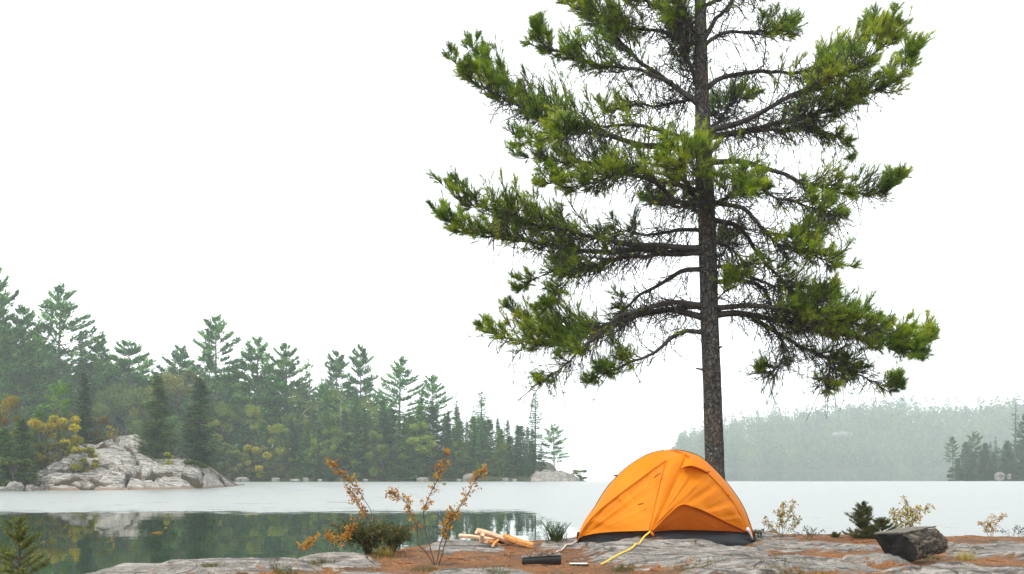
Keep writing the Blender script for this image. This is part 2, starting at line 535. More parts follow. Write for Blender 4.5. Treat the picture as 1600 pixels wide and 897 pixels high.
SC.view_settings.view_transform = 'Standard'; SC.view_settings.look = 'None'
SC.view_settings.exposure = EXPOSURE; SC.view_settings.gamma = 1
SC.render.engine = 'CYCLES'
cy = SC.cycles
SC.render.filter_size = 1.15; cy.use_denoising = True; cy.denoising_prefilter = 'NONE'; cy.max_bounces = 6; cy.diffuse_bounces = 3; cy.glossy_bounces = 3; cy.transmission_bounces = 3
cy.volume_bounces = 2; cy.transparent_max_bounces = 4; cy.caustics_reflective = False; cy.caustics_refractive = False
cy.use_adaptive_sampling = True; cy.adaptive_threshold = .02

hz = MB()
x0, x1, y0, y1, z0, z1 = -330., 800., -40., 1420., -3.0, 86.
hv = [(x, y, z) for z in (z0, z1) for y in (y0, y1) for x in (x0, x1)]
hz.add(hv, [[0, 2, 3, 1], [4, 5, 7, 6], [0, 1, 5, 4], [2, 6, 7, 3], [0, 4, 6, 2], [1, 3, 7, 5]])
hm, hn = new_mat('haze')
pv = N(hn, 'ShaderNodeVolumePrincipled'); pv.inputs['Color'].default_value = (.90, 1, .99, 1)
pv.inputs['Density'].default_value = HAZE; pv.inputs['Anisotropy'].default_value = .25
pv.inputs['Density Attribute'].default_value = ''
ho = N(hn, 'ShaderNodeOutputMaterial'); hn.links.new(pv.outputs[0], ho.inputs['Volume'])
try: hm.cycles.homogeneous_volume = True
except Exception: pass
tag(hz.build('haze', hm), 'pale mist hanging over the whole lake and its shores', 'haze', kind='stuff')

# ------------------------------------------------------------------ lake
b = MB()
b.add([(x0 + 2, y0 + 2, 0), (x1 - 2, y0 + 2, 0), (x1 - 2, y1 - 2, 0), (x0 + 2, y1 - 2, 0)], [[0, 1, 2, 3]])
tag(b.build('lake_water', M['water']), 'still pale lake between the camp rock and the wooded shores', 'lake', kind='structure')
b = MB()
b.add([(x0 + 3, y0 + 3, -2.2), (x1 - 3, y0 + 3, -2.2), (x1 - 3, y1 - 3, -2.2), (x0 + 3, y1 - 3, -2.2)], [[0, 1, 2, 3]])
tag(b.build('lake_bed', M['floor']), 'dark bottom of the lake under the water', 'lake bed', kind='structure')

# ------------------------------------------------------------------ camp bedrock
EX = np.array([-16, -6.5, -5.2, -4.65, -4.35, -3.6, -2.93, -2.16, -1.41, -.93, .0, .59, 1.08, 2.25, 3.6, 4.15, 4.6, 6.0, 8.1, 12, 20])
EY = np.array([6.6, 7.6, 8.5, 9.3, 11.0, 11.2, 11.4, 12.0, 13.6, 14.4, 14.9, 15.2, 15.9, 17.6, 17.9, 17.2, 16.1, 15.7, 15.9, 16, 16])


def gxy(px, py, z=1.0):
    Y = (EYE - z) * F / (py - HY)
    return (px - HX) / F * Y, Y


# slabs: px, py, half width m, half depth m, height, tilt (rise to the right)
SLABS = [(300, 885, 1.35, .62, .07, .02), (520, 878, .62, .45, .07, .0), (745, 893, .62, .30, .08, .0), (1055, 866, 1.15, 1.5, .118, .0),
         (1225, 884, 1.0, .5, .07, -.02), (1368, 876, .42, .24, .08, 0), (1585, 862, .8, .9, .07, .02), (722, 851, .55, .6, .06, 0),
         (1275, 852, .85, .7, .07, 0), (905, 848, .55, .6, .05, 0), (1500, 893, .9, .28, .07, 0), (860, 893, .30, .16, .05, 0),
         (1130, 893, .55, .2, .05, 0), (600, 893, .35, .2, .04, 0), (150, 893, .6, .35, .05, 0), (1450, 848, .5, .4, .05, 0), (1100, 840, 1.5, .75, .088, 0)]


def ground_parts(X, Y):
    X = np.asarray(X, float); Y = np.asarray(Y, float)
    wx = X + (fbm(X * 1.3, Y * 1.3, 5) - .5) * .5; wy = Y + (fbm(X * 1.1 + 40, Y * 1.6, 6) - .5) * .55
    z = np.full(X.shape, .955); rock = np.zeros(X.shape)
    for px, py, hw, hd, h, ti in SLABS:
        cx, cyy = gxy(px, py)
        u = (wx - cx) / hw; v = (wy - cyy) / hd
        r = np.sqrt(u * u + v * v)
        mk = 1 - sstep(.72, 1.12, r)
        z = np.maximum(z, .955 + mk * (h + ti * u) + 0 * z)
        rock = np.maximum(rock, 1 - sstep(.75, 1.15, r))
    # stepped, streaky layering that runs along the shore
    lay = fbm(X * .55 + Y * .25, Y * 2.6 - X * .35, 11, 5)
    st = lay * 7; fr = st - np.floor(st)
    step = (np.floor(st) + sstep(.55, .95, fr)) / 7
    z = z + (step - .5) * .24 * (.35 + .65 * rock) + (fbm(X * 3, Y * 5, 12, 4) - .5) * .06 + (fbm(X * .35, Y * .35, 13, 3) - .5) * .05
    e = np.interp(X, EX, EY) + (fbm(X * 1.6, X * 0 + 2.2, 14) - .5) * .35
    d = Y - e
    z = z - 2.2 * sstep(-.15, 1.7, d) - .05 * sstep(-.6, 0, d)
    z = z - .35 * sstep(-4.0, -4.9, X) - .5 * sstep(-6, -9, X)
    soil = .76 - rock * .66 + .12 * (.5 - (lay - .5) * 1.5)
    soil = np.where(d > .1, soil - sstep(.1, .5, d) * .7, soil)
    return z, soil, d


def gz(x, y):
    return float(ground_parts(np.array([x]), np.array([y]))[0][0])


def ground_at(px, py, ymin=7.5, ymax=17.6):
    """nearest point of the camp rock seen at pixel px,py"""
    Y = np.linspace(ymin, ymax, 900); X = (px - HX) / F * Y
    z = ground_parts(X, Y)[0]
    ray = EYE + (HY - py) / F * Y
    k = np.nonzero(z >= ray)[0]
    i = k[0] if len(k) else int(np.argmin(np.abs(z - ray)))
    return np.array([X[i], Y[i], z[i]])


gx = np.r_[np.arange(-16, -7, .25), np.arange(-7, 9.5, .035), np.arange(9.5, 20, .25)]
gy = np.r_[np.arange(-12, 7, .3), np.arange(7, 18.6, .035), np.arange(18.6, 20.5, .3)]
GX, GY = np.meshgrid(gx, gy, indexing='ij')
GZ, SO, DE = ground_parts(GX, GY)
MOSS = [(500, 882, .3), (665, 884, .25), (1085, 886, .35), (1250, 892, .4), (775, 892, .25), (975, 882, .22), (440, 893, .25), (1215, 893, .35), (330, 890, .2), (1450, 868, .3), (600, 862, .4), (560, 866, .5)]
MO = np.zeros(GX.shape)
for px, py, r in MOSS:
    cx, cyy = gxy(px, py); MO = np.maximum(MO, .42 * np.exp(-((GX - cx) ** 2 + (GY - cyy) ** 2 * 1.5) / r ** 2))
b = MB()
b.grid(np.stack([GX, GY, GZ], -1), soil=SO, moss=MO, wet=1 - sstep(.05, .35, GZ))
tag(b.build('bedrock_ground', M['ground'], smooth=True), 'rounded grey granite shore with rust coloured needle litter', 'ground', kind='structure')

# needle litter, cones and twigs lying in the hollows (nobody could count it)
n = 26000
lx = RNG.uniform(-5, 9, n); ly = RNG.uniform(8.2, 16.5, n)
lz, ls, ld = ground_parts(lx, ly)
k = (ls + (fbm(lx * 4, ly * 8, 77) - .5) * .8 > .45) & (ld < .1)
p = np.stack([lx, ly, lz + .006], -1)[k]
a = RNG.uniform(0, 2 * np.pi, len(p)); d = np.stack([np.cos(a), np.sin(a), RNG.uniform(-.15, .35, len(p))], -1)
L = RNG.uniform(.03, .09, (len(p), 1)); s = norm(np.cross(d, ZUP)) * .0035
b = MB()
b.add(np.stack([p - s, p + s, p + d * L], 1).reshape(-1, 3), np.arange(len(p) * 3).reshape(-1, 3), tint=np.repeat(RNG.uniform(0, .8, len(p)), 3))
n = 260; ii = RNG.integers(0, len(p), n); a = RNG.uniform(0, 6.28, n); L = RNG.uniform(.08, .28, (n, 1)); q_ = np.linspace(0, 1, 5)
dd = np.stack([np.cos(a), np.sin(a) * .8, RNG.uniform(-.03, .08, n)], -1)
C = p[ii][:, None] + dd[:, None] * (L * q_)[..., None] + RNG.normal(size=(n, 5, 3)) * .006
b.tubes(C, np.linspace(.0055, .003, 5)[None], 4, tint=np.full(n, .02))
tag(b.build('needle_litter', M['rust_leaves']), 'scattered rust brown pine needles on the rock', 'needle litter', kind='stuff')

# short grass in the hollows
n = 900; gi = RNG.integers(0, len(MOSS), n)
cx = np.array([gxy(q[0], q[1]) for q in MOSS])[gi]; rr = np.array([q[2] for q in MOSS])[gi][:, None]
pp = cx + RNG.normal(size=(n, 2)) * rr * .35
pz, _, pd = ground_parts(pp[:, 0], pp[:, 1])
pos = np.stack([pp[:, 0], pp[:, 1], pz], -1)[pd < 0]
b = MB(); needles(b, pos, np.tile([0, 0, 1.0], (len(pos), 1)), 5, .06, .004, .45, RNG.uniform(.3, .9, len(pos)), RNG)
tag(b.build('short_grass', M['shrub_leaves']), 'short tufts of moss and grass in the hollows of the rock', 'grass', kind='stuff')

# ------------------------------------------------------------------ left headland (bare granite)
PXS = np.arange(-160, 384, 1.6); DS = np.r_[np.linspace(-1.5, 16, 150), np.linspace(16.5, 40, 30)]
SIL = np.array([(-160, 690), (0, 708), (40, 716), (60, 724), (85, 704), (112, 690), (150, 689), (176, 678), (216, 684), (250, 703), (285, 703), (300, 716), (325, 727), (345, 741), (360, 752), (372, 760), (384, 766)], float)
SHO = np.array([(-160, 82), (0, 88.5), (60, 91), (150, 90), (250, 93), (320, 98), (355, 106), (372, 111), (384, 114)], float)
CRE = np.array([(-160, 14), (60, 7), (112, 10), (180, 15), (250, 14), (300, 9), (345, 5), (372, 2.5), (384, 2)], float)


def headland(px, d):
    y0 = np.interp(px, SHO[:, 0], SHO[:, 1]); dc = np.interp(px, CRE[:, 0], CRE[:, 1]); sy = np.interp(px, SIL[:, 0], SIL[:, 1])
    Y = y0 + d; zc = EYE + (HY - sy) / F * (y0 + dc)
    zc = np.maximum(zc, .05)
    t = d / dc
    f = np.where(t < 1, np.clip(t, 0, 1) ** .8, 1 - .012 * (t - 1))
    X = (px - HX) / F * Y
    wx = X + 1.5 * (fbm(X * .3, Y * .3, 21) - .5); wy = Y + 2 * (fbm(X * .3, Y * .3, 22) - .5)
    cell = np.full(X.shape, 9e9); off = np.zeros(X.shape); c2 = np.full(X.shape, 9e9)
    rg = np.random.default_rng(3)
    for i in range(130):
        sx = rg.uniform(-60, -24); syy = rg.uniform(84, 128); h = rg.uniform(-.45, .45); tx, ty = rg.uniform(-.12, .12, 2)
        dd = np.hypot((wx - sx) * .8, (wy - syy) * 1.1)
        m = dd < cell
        c2 = np.where(m, cell, np.minimum(c2, dd)); off = np.where(m, h + tx * (wx - sx) + ty * (wy - syy), off); cell = np.where(m, dd, cell)
    gap = 1 - sstep(.0, .5, c2 - cell)
    amp = sstep(0, .12, t) * np.where(t < 1, 1, .6) * np.clip(zc / 3, .15, 1)
    z = -.5 + (zc + .5) * f + amp * (off * 1.25 - gap * .75 + (fbm(X * .5, Y * 1.1, 23, 5) - .5) * .9)
    z = z - .5 * amp * sstep(.4, .9, t)
    z = np.where(d < 0, -.5 + d * .4, z)
    HGAP['g'] = gap
    return X, Y, z


HGAP = {}
PG, DG = np.meshgrid(PXS, DS, indexing='ij')
hx, hy, hz_ = headland(PG, DG)
b = MB()
soilh = .25 + (fbm(hx * .35, hy * .35, 31) - .5) * 1.0 + sstep(.8, 1.6, DG / np.interp(PG, CRE[:, 0], CRE[:, 1])) * .5 + .5 * sstep(70, 20, PG) + .55 * HGAP['g'] * (fbm(hx * .6, hy * .6, 37) > .42)
b.grid(np.stack([hx, hy, hz_], -1), stain=1 - sstep(.12, .34, hz_), soil=soilh)
tag(b.build('rocky_headland', M['headland'], smooth=True), 'bare pale granite headland sloping into the lake', 'headland', kind='structure')


def headland_at(px, Y):
    y0 = np.interp(px, SHO[:, 0], SHO[:, 1])
    return float(headland(np.array([float(px)]), np.array([Y - y0]))[2][0])


# ------------------------------------------------------------------ wooded left shore, its spit, right point, far hill
def shore_z(X, Y):
    d = Y - (173 + 3 * (fbm(X * .05, X * 0, 41) - .5))
    end = 1 - sstep(5.5, 9.5, X - (Y - 173) * .05)
    rise = .05 + .05 * sstep(-30, -70, X)
    z = -.6 + sstep(-2, 3, d) * 1.0 + np.clip(d, 0, 60) * rise + (fbm(X * .2, Y * .2, 42) - .5) * .8
    return z * end - .8 * (1 - end)


X, Y = np.meshgrid(np.arange(-150, 16, 1.2), np.arange(168, 262, 1.2), indexing='ij')
b = MB(); b.grid(np.stack([X, Y, shore_z(X, Y)], -1))
tag(b.build('left_shore_ground', M['floor'], smooth=True), 'dark forest ground along the left shore', 'ground', kind='structure')


def spit_z(X, Y):
    r = np.sqrt(((X - 7.6) / 6.0) ** 2 + ((Y - 175) / 4.0) ** 2)
    tap = np.interp(X, [1, 6, 9, 12, 13.6], [1.7, 1.5, 1.2, .55, .05])
    return -.5 + (tap + .5) * (1 - sstep(.45, 1.05, r)) + (fbm(X * 1.4, Y * 1.4, 51, 5) - .5) * 1.3


X, Y = np.meshgrid(np.arange(1, 15, .15), np.arange(170, 181, .2), indexing='ij')
b = MB(); b.grid(np.stack([X, Y, spit_z(X, Y)], -1), stain=0, soil=0)
tag(b.build('rocky_spit', M['boulder'], smooth=True), 'low grey rock spit at the end of the wooded shore', 'spit', kind='structure')


def point_z(X, Y):
    r = np.sqrt((np.maximum(0, 130 - X) / 15) ** 2 + ((Y - 268) / 12) ** 2)
    return -.7 + 1.5 * (1 - sstep(.5, 1.05, r)) + (fbm(X * .2, Y * .2, 61) - .5) * .5


X, Y = np.meshgrid(np.arange(100, 240, 1.5), np.arange(253, 284, 1.), indexing='ij')
b = MB(); b.grid(np.stack([X, Y, point_z(X, Y)], -1))
tag(b.build('right_point_ground', M['floor'], smooth=True), 'low dark point of land at the right edge of the lake', 'ground', kind='structure')

HSIL = np.array([(1040, 722), (1060, 700), (1075, 692), (1110, 684), (1150, 673), (1200, 664), (1270, 654), (1330, 650), (1400, 646), (1470, 650), (1540, 648), (1600, 636), (1800, 640)], float)


def hill_z(X, Y):
    px = HX + X / Y * F
    sy = np.interp(px, HSIL[:, 0], HSIL[:, 1])
    top = np.maximum(EYE + (HY - sy) / F * 1000 - 9, .4)
    t = (Y - 840) / 160
    return np.where(t < 0, -.8 + 0 * X, (.3 + (top - .3) * sstep(0, 1, t) * np.where(t > 1, 1 - .25 * (t - 1), 1)) + (fbm(X * .02, Y * .02, 71) - .5) * 7 * sstep(0, .3, t)) * sstep(1046, 1066, px) - .8 * (1 - sstep(1046, 1066, px))


X, Y = np.meshgrid(np.arange(125, 720, 6), np.arange(830, 1120, 6), indexing='ij')
b = MB(); b.grid(np.stack([X, Y, hill_z(X, Y)], -1))
tag(b.build('far_hill', M['floor'], smooth=True), 'long low hill under the misty wood across the lake', 'hill', kind='structure')

# ------------------------------------------------------------------ trees across the water
PROTO = {}


def proto(kind, name, crown_mat, trunk_mat, h, builder):
    root = empty(name, (0, 0, 0), name.replace('_', ' '), 'tree')
    tb, cb = MB(), MB()
    builder(tb, cb, h, np.random.default_rng(abs(sum(map(ord, kind))) + 11))
    tb.build('trunk', trunk_mat, root, smooth=True)
    if cb.n:
        cb.build('crown', crown_mat, root)
    PROTO[kind] = [root, h, False]


def spray(cb, pos, d, L, W, tint, rng, flat=.5):
    n = len(pos)
    d = norm(d); up = norm(ZUP + rng.normal(size=(n, 3)) * flat); s = norm(np.cross(d, up))
    L = L * rng.uniform(.6, 1.3, (n, 1)); W = W * rng.uniform(.6, 1.3, (n, 1))
    a = pos - d * L * .3; V = np.stack([a, pos + s * W * .5 + d * L * .15, pos + d * L * .7, pos - s * W * .5 + d * L * .15], 1).reshape(-1, 3)
    cb.add(V, np.arange(n * 4).reshape(-1, 4), tint=np.repeat(np.clip(tint, 0, 1), 4))


def trunk(tb, h, r0, rng, lean=.01, sides=8, z0=-1.2):
    z = np.linspace(z0, h, 12)
    p = np.stack([lean * h * np.sin(z / h * 2.2 + rng.uniform(0, 6)), lean * h * np.sin(z / h * 1.7 + rng.uniform(0, 6)), z], -1)
    p[:, :2] -= p[1, :2]
    tb.tubes(p, r0 * (1 - np.clip(z / h, 0, 1)) ** .8 + .02, sides)
    return lambda zz: np.array([np.interp(zz, z, p[:, 0]), np.interp(zz, z, p[:, 1]), zz])


def pine(t0=.26, R=.24, nb=78, dens=30, topup=.8, sp=.7, bare=0):
    def f(tb, cb, h, rng):
        at = trunk(tb, h, h * .014, rng)
        br = []
        ang = rng.uniform(0, 6.28)
        for i in range(nb):
            t = t0 + (1 - t0) * max(0, (i + rng.uniform(-.4, .4)) / nb) ** .92; t = min(max(t, t0), .995)
            t = t if rng.random() < .3 else t0 + (1 - t0) * (np.round((t - t0) / (1 - t0) * 11) / 11) * .985 + rng.normal() * .004
            ang += 2.4 + rng.uniform(-.5, .5)
            prof = np.interp((t - t0) / (1 - t0), [0, .25, .55, .8, 1], [.75, 1, .85, .55, .16])
            L = h * R * prof * rng.uniform(.45, 1.2)
            rise = np.interp(t, [t0, .6, .85, 1], [-.05, .1, .45, topup * 1.3]) + rng.normal() * .1
            d = norm(np.array([np.cos(ang), np.sin(ang), rise]))
            s = np.linspace(0, 1, 6)[:, None]
            p = at(t * h) + d * L * s + ZUP * (L * .22 * s ** 2.2 - L * .1 * s)
            br.append((p, L))
            tb.tubes(p, np.linspace(.004 * h * (.3 + prof * .5), .02, 6), 4)
            n = int(L * dens) + 5
            if rng.random() < bare: n = n // 5
            ss = rng.uniform(.22, 1.0, n) ** .75
            q = np.stack([np.interp(ss, s[:, 0], p[:, k]) for k in range(3)], -1)
            side = norm(np.cross(d, ZUP)); wid = L * .19 * np.sin(np.clip(ss, 0, 1) * 2.6) + .1
            o = rng.normal(size=n) * wid * .62
            q = q + side * o[:, None] + ZUP * (np.abs(rng.normal(size=(n, 1))) * .22 + .05)
            dd = d + side * (np.sign(o) * .6)[:, None] + ZUP * rng.uniform(.05, .7, (n, 1)) + rng.normal(size=(n, 3)) * .25
            spray(cb, q, dd, sp, sp * .36, .5 + rng.normal() * .12 + rng.normal(size=n) * .14, rng)
    return f


def spruce(R=.17, gap=.30, per=7, p_miss=.06, dens=11, sp=.42, droop=.35, tip=.7, t0=.04):
    def f(tb, cb, h, rng):
        at = trunk(tb, h, h * .012, rng, .004)
        z = h * t0
        while z < h - .15:
            t = z / h
            rad = h * R * (1 - t) ** tip * rng.uniform(.8, 1.15) + .12
            for k in range(per if t < .85 else per - 2):
                if rng.random() < p_miss: continue
                a = rng.uniform(0, 6.283); L = rad * rng.uniform(.55, 1.2)
                d = np.array([np.cos(a), np.sin(a), 0])
                s = np.linspace(0, 1, 5)
                dr = droop * np.interp(t, [0, .7, 1], [1.1, .7, -.5])
                p = at(z) + d * L * s[:, None] + ZUP * (L * (-dr * np.sin(s * 2.0) + .28 * s ** 3))[:, None]
                tb.tubes(p, np.linspace(.03, .008, 5), 3)
                n = int(L * dens) + 4
                ss = rng.uniform(.1, 1, n)
                q = np.stack([np.interp(ss, s, p[:, j]) for j in range(3)], -1)
                side = np.cross(d, ZUP); o = rng.normal(size=n) * L * .16 * (1.1 - .6 * ss)
                q = q + side * o[:, None] + rng.normal(size=(n, 3)) * .03
                dd = d * 1.0 + side * (np.sign(o) * .7)[:, None] + ZUP * rng.uniform(-.7, .15, (n, 1))
                spray(cb, q, dd, sp, sp * .33, .5 + rng.normal() * .1 + rng.normal(size=n) * .13, rng, .35)
            z += gap * rng.uniform(.75, 1.25) * (1 if t < .8 else .7)
        q = np.stack([at(zz) for zz in np.linspace(h * .96, h * 1.01, 8)]); spray(cb, q, np.tile(ZUP, (8, 1)) + rng.normal(size=(8, 3)) * .3, .3, .1, np.full(8, .55), rng)
    return f


def broad(nl=26, R=.34, leaf=.30, n=4200, t0=.22, multi=1, tall=1.0):
    def f(tb, cb, h, rng):
        for m in range(multi):
            a = rng.uniform(0, 6.28); off = np.array([np.cos(a), np.sin(a), 0]) * (.02 * h if multi > 1 else 0)
            z = np.linspace(-.6, h * .9, 9)
            p = np.stack([off[0] * (1 + z / h * 3) + .02 * h * np.sin(z / h * 4 + a), off[1] * (1 + z / h * 3) + .015 * h * np.cos(z / h * 3), z], -1)
            tb.tubes(p, h * .011 * (1 - np.clip(z / h, 0, .95)) / multi ** .4 + .01, 6)
        C = []
        for i in range(nl):
            a = rng.uniform(0, 6.28); t = rng.uniform(t0, .95); rr = h * R * np.sin(np.clip((t - t0 * .6) / (1.06 - t0 * .6), 0, 1) * np.pi) ** .6 * np.sqrt(rng.random())
            c = np.array([np.cos(a) * rr, np.sin(a) * rr, h * t * tall]); C.append((c, h * rng.uniform(.06, .13)))
            st = np.array([0, 0, max(c[2] - rr * .9, h * .12)]); s = np.linspace(0, 1, 5)[:, None]
            tb.tubes(st + (c - st) * s + ZUP * np.sin(s * 3.14) * rr * .1, np.linspace(.006 * h, .012, 5), 4)
        for c, r in C:
            m = n // nl; v = norm(rng.normal(size=(m, 3))) * (rng.random((m, 1)) ** .45) * r
            v[:, 2] *= .8
            spray(cb, c + v, v / r + rng.normal(size=(m, 3)) * .8 - ZUP * .2, leaf, leaf * .62, .5 + rng.normal() * .13 + rng.normal(size=m) * .16, rng, 1.2)
    return f


def snag(tb, cb, h, rng):
    at = trunk(tb, h, h * .008, rng, .012)
    for i in range(34):
        t = rng.uniform(.35, .98); a = rng.uniform(0, 6.28); L = h * .13 * (1.15 - t) * rng.uniform(.5, 1.3) + .3
        d = norm(np.array([np.cos(a), np.sin(a), rng.uniform(.3, 1.1)])); s = np.linspace(0, 1, 5)[:, None]
        p = at(t * h) + d * L * s + ZUP * L * .25 * s ** 2
        tb.tubes(p, np.linspace(.035, .012, 5), 4)
        for j in range(4):
            b0 = p[rng.integers(1, 5)]; d2 = norm(d + rng.normal(size=3) * .6)
            tb.tubes(b0 + d2 * L * .4 * s, np.linspace(.018, .008, 5), 3)
    n = 120
    q = np.array([at(h * rng.uniform(.45, 1)) for _ in range(n)]) + rng.normal(size=(n, 3)) * [h * .05, h * .05, .2]
    spray(cb, q, rng.normal(size=(n, 3)), .2, .1, rng.uniform(.2, .6, n), rng)


proto('pineA', 'pine_tree', M['conifer'], M['tree_bark'], 24, pine())
proto('pineB', 'pine_tree', M['conifer'], M['tree_bark'], 22, pine(.16, .27, 90, 32, .6))
proto('pineC', 'pine_tree', M['conifer'], M['tree_bark'], 24, pine(.38, .22, 50, 30, .9))
proto('pineD', 'pine_tree', M['conifer'], M['tree_bark'], 20, pine(.25, .20, 44, 14, .7, .5, .5))
proto('pineE', 'pine_tree', M['conifer'], M['tree_bark'], 11, pine(.22, .33, 40, 34, .5, .5))
proto('spruceA', 'spruce_tree', M['conifer'], M['tree_bark'], 8.5, spruce(.18, .20, 9, .03, 26, .30))
proto('spruceB', 'spruce_tree', M['conifer'], M['tree_bark'], 14, spruce(.135, .28, 8, .06, 20))
proto('spruceC', 'spruce_tree', M['conifer'], M['tree_bark'], 15, spruce(.17, .36, 6, .2, 16, .42, .25))
proto('spruceD', 'spruce_tree', M['conifer'], M['tree_bark'], 16, spruce(.075, .42, 5, .25, 12, .34, .15, .55))
proto('cedar', 'cedar_tree', M['conifer'], M['tree_bark'], 11, spruce(.20, .28, 10, .03, 22, .5, .15, .5, .02))
proto('broadA', 'broadleaf_tree', M['leafy'], M['tree_bark'], 11, broad(30, .34, .32, 8000))
proto('broadB', 'broadleaf_tree', M['leafy'], M['tree_bark'], 10, broad(24, .27, .32, 7000, .15, 1, 1.02))
proto('birch', 'birch_tree', M['leafy'], M['birch_bark'], 13, broad(18, .17, .30, 2400, .40))
proto('bush', 'bush', M['leafy'], M['tree_bark'], 3.2, broad(20, .42, .19, 5200, .08, 4))
proto('snag', 'bare_tree', M['conifer'], M['tree_bark'], 15, snag)

NAMES = {'pineA': 'tree', 'bush': 'bush'}


def plant(kind, px, ytop, Y, zb, label, wide=1.0, col=(1, 1, 1), group=None, rot=None):
    root, h, used = PROTO[kind]
    o = copy_tree(root) if used else root
    PROTO[kind][2] = True
    zt = EYE + (HY - ytop) / F * Y
    s = max(zt - zb, .4) / h
    o.location = ((px - HX) / F * Y, Y, zb)
    o.scale = (s * wide, s * wide, s)
    o.rotation_euler = (0, 0, RNG.uniform(0, 6.28) if rot is None else rot)
    o['label'] = label; o['category'] = 'bush' if kind == 'bush' else 'tree'
    if 'group' in o: del o['group']
    if group: o['group'] = group
    recolour(o, col)
    return o


def onshore(kind, px, ytop, Y, label, wide=1.0, col=(1, 1, 1), group=None):
    x = (px - HX) / F * Y
    zb = max(float(shore_z(np.array([x]), np.array([float(Y)]))[0]), float(spit_z(np.array([x]), np.array([float(Y)]))[0]) if px > 800 else -9) - .15
    return plant(kind, px, ytop, Y, zb, label, wide, col, group)


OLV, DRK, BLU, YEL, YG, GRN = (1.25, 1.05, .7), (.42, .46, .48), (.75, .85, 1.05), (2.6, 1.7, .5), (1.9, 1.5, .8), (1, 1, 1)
# --- on the headland: kind, px, top, Y, label, width, colour
for k, px, yt, Y, lab, wd, c in [
    ('spruceA', 245, 586, 104, 'olive green spruce standing on top of the bare granite headland', 1.5, (.78, .62, .30)),
    ('spruceA', 312, 590, 108, 'blue green spruce at the right end of the granite headland', 1.4, (.42, .48, .42)),
    ('spruceB', 133, 580, 106, 'slim dark spruce rising behind the top of the headland', 1.15, (.35,.34,.3)),
    ('cedar', 34, 655, 93, 'dark dense cedar near the water at the left edge', 1.1, (.6, .62, .45)),
    ('broadB', 12, 622, 97, 'thin yellowing tree at the left edge of the headland', .75, (1.7, 1.05, .5)),
    ('pineE', 92, 600, 100, 'olive pine with yellowing tips among the headland bushes', .8, (1.4, 1.1, .6)),
    ('cedar', 60, 640, 99, 'small olive cedar between the yellow bushes on the headland', .9, (1.3, 1.1, .6)),
    ('bush', 66, 650, 97.5, 'tall golden bush beside the dark cedar at the left', 1.0, YEL),
    ('bush', 104, 646, 99, 'bright yellow bush under the olive pine', 1.05, (3.0, 2.1, .5)),
    ('bush', 94, 688, 96, 'brownish olive bush at the foot of the yellow bush', 1.2, (1.1, .9, .6)),
    ('bush', 130, 696, 95.5, 'low yellow olive bush growing down the headland slab', 1.25, (2.0, 1.5, .5)),
    ('bush', 152, 648, 108, 'rusty green bush at the foot of the slim dark spruce', 1.0, (1.3, .85, .5)),
    ('bush', 112, 640, 107, 'dark green bush left of the slim dark spruce', 1.0, (.7, .8, .6)),
    ('bush', 172, 664, 107, 'small lemon yellow bush above the granite crest', .8, (3.2, 2.3, .5)),
    ('bush', 262, 705, 101, 'small lime bush at the foot of the olive spruce', .75, (2.6, 2.2, .5)),
    ('bush', 190, 722, 97, 'small olive bush growing in a crack in the middle of the headland', .9, (1.1, 1.0, .5)),
    ('bush', 300, 716, 103, 'dark low bush at the foot of the blue green spruce', 1.3, (.55, .65, .45)),
    ('bush', 50, 690, 96, 'dark olive bush filling the gap beside the tall golden bush', 1.2, (.8, .8, .5)),
    ('cedar', 8, 668, 91, 'dark cedar cut by the left edge above the pale rock', 1.1, (.7, .7, .5)),
    ('bush', 22, 715, 90, 'dark shrub over the pale stones at the left edge', 1.5, (.5, .6, .45)),
]:
    plant(k, px, yt, Y, headland_at(px, Y) - .12, lab, wd, c)

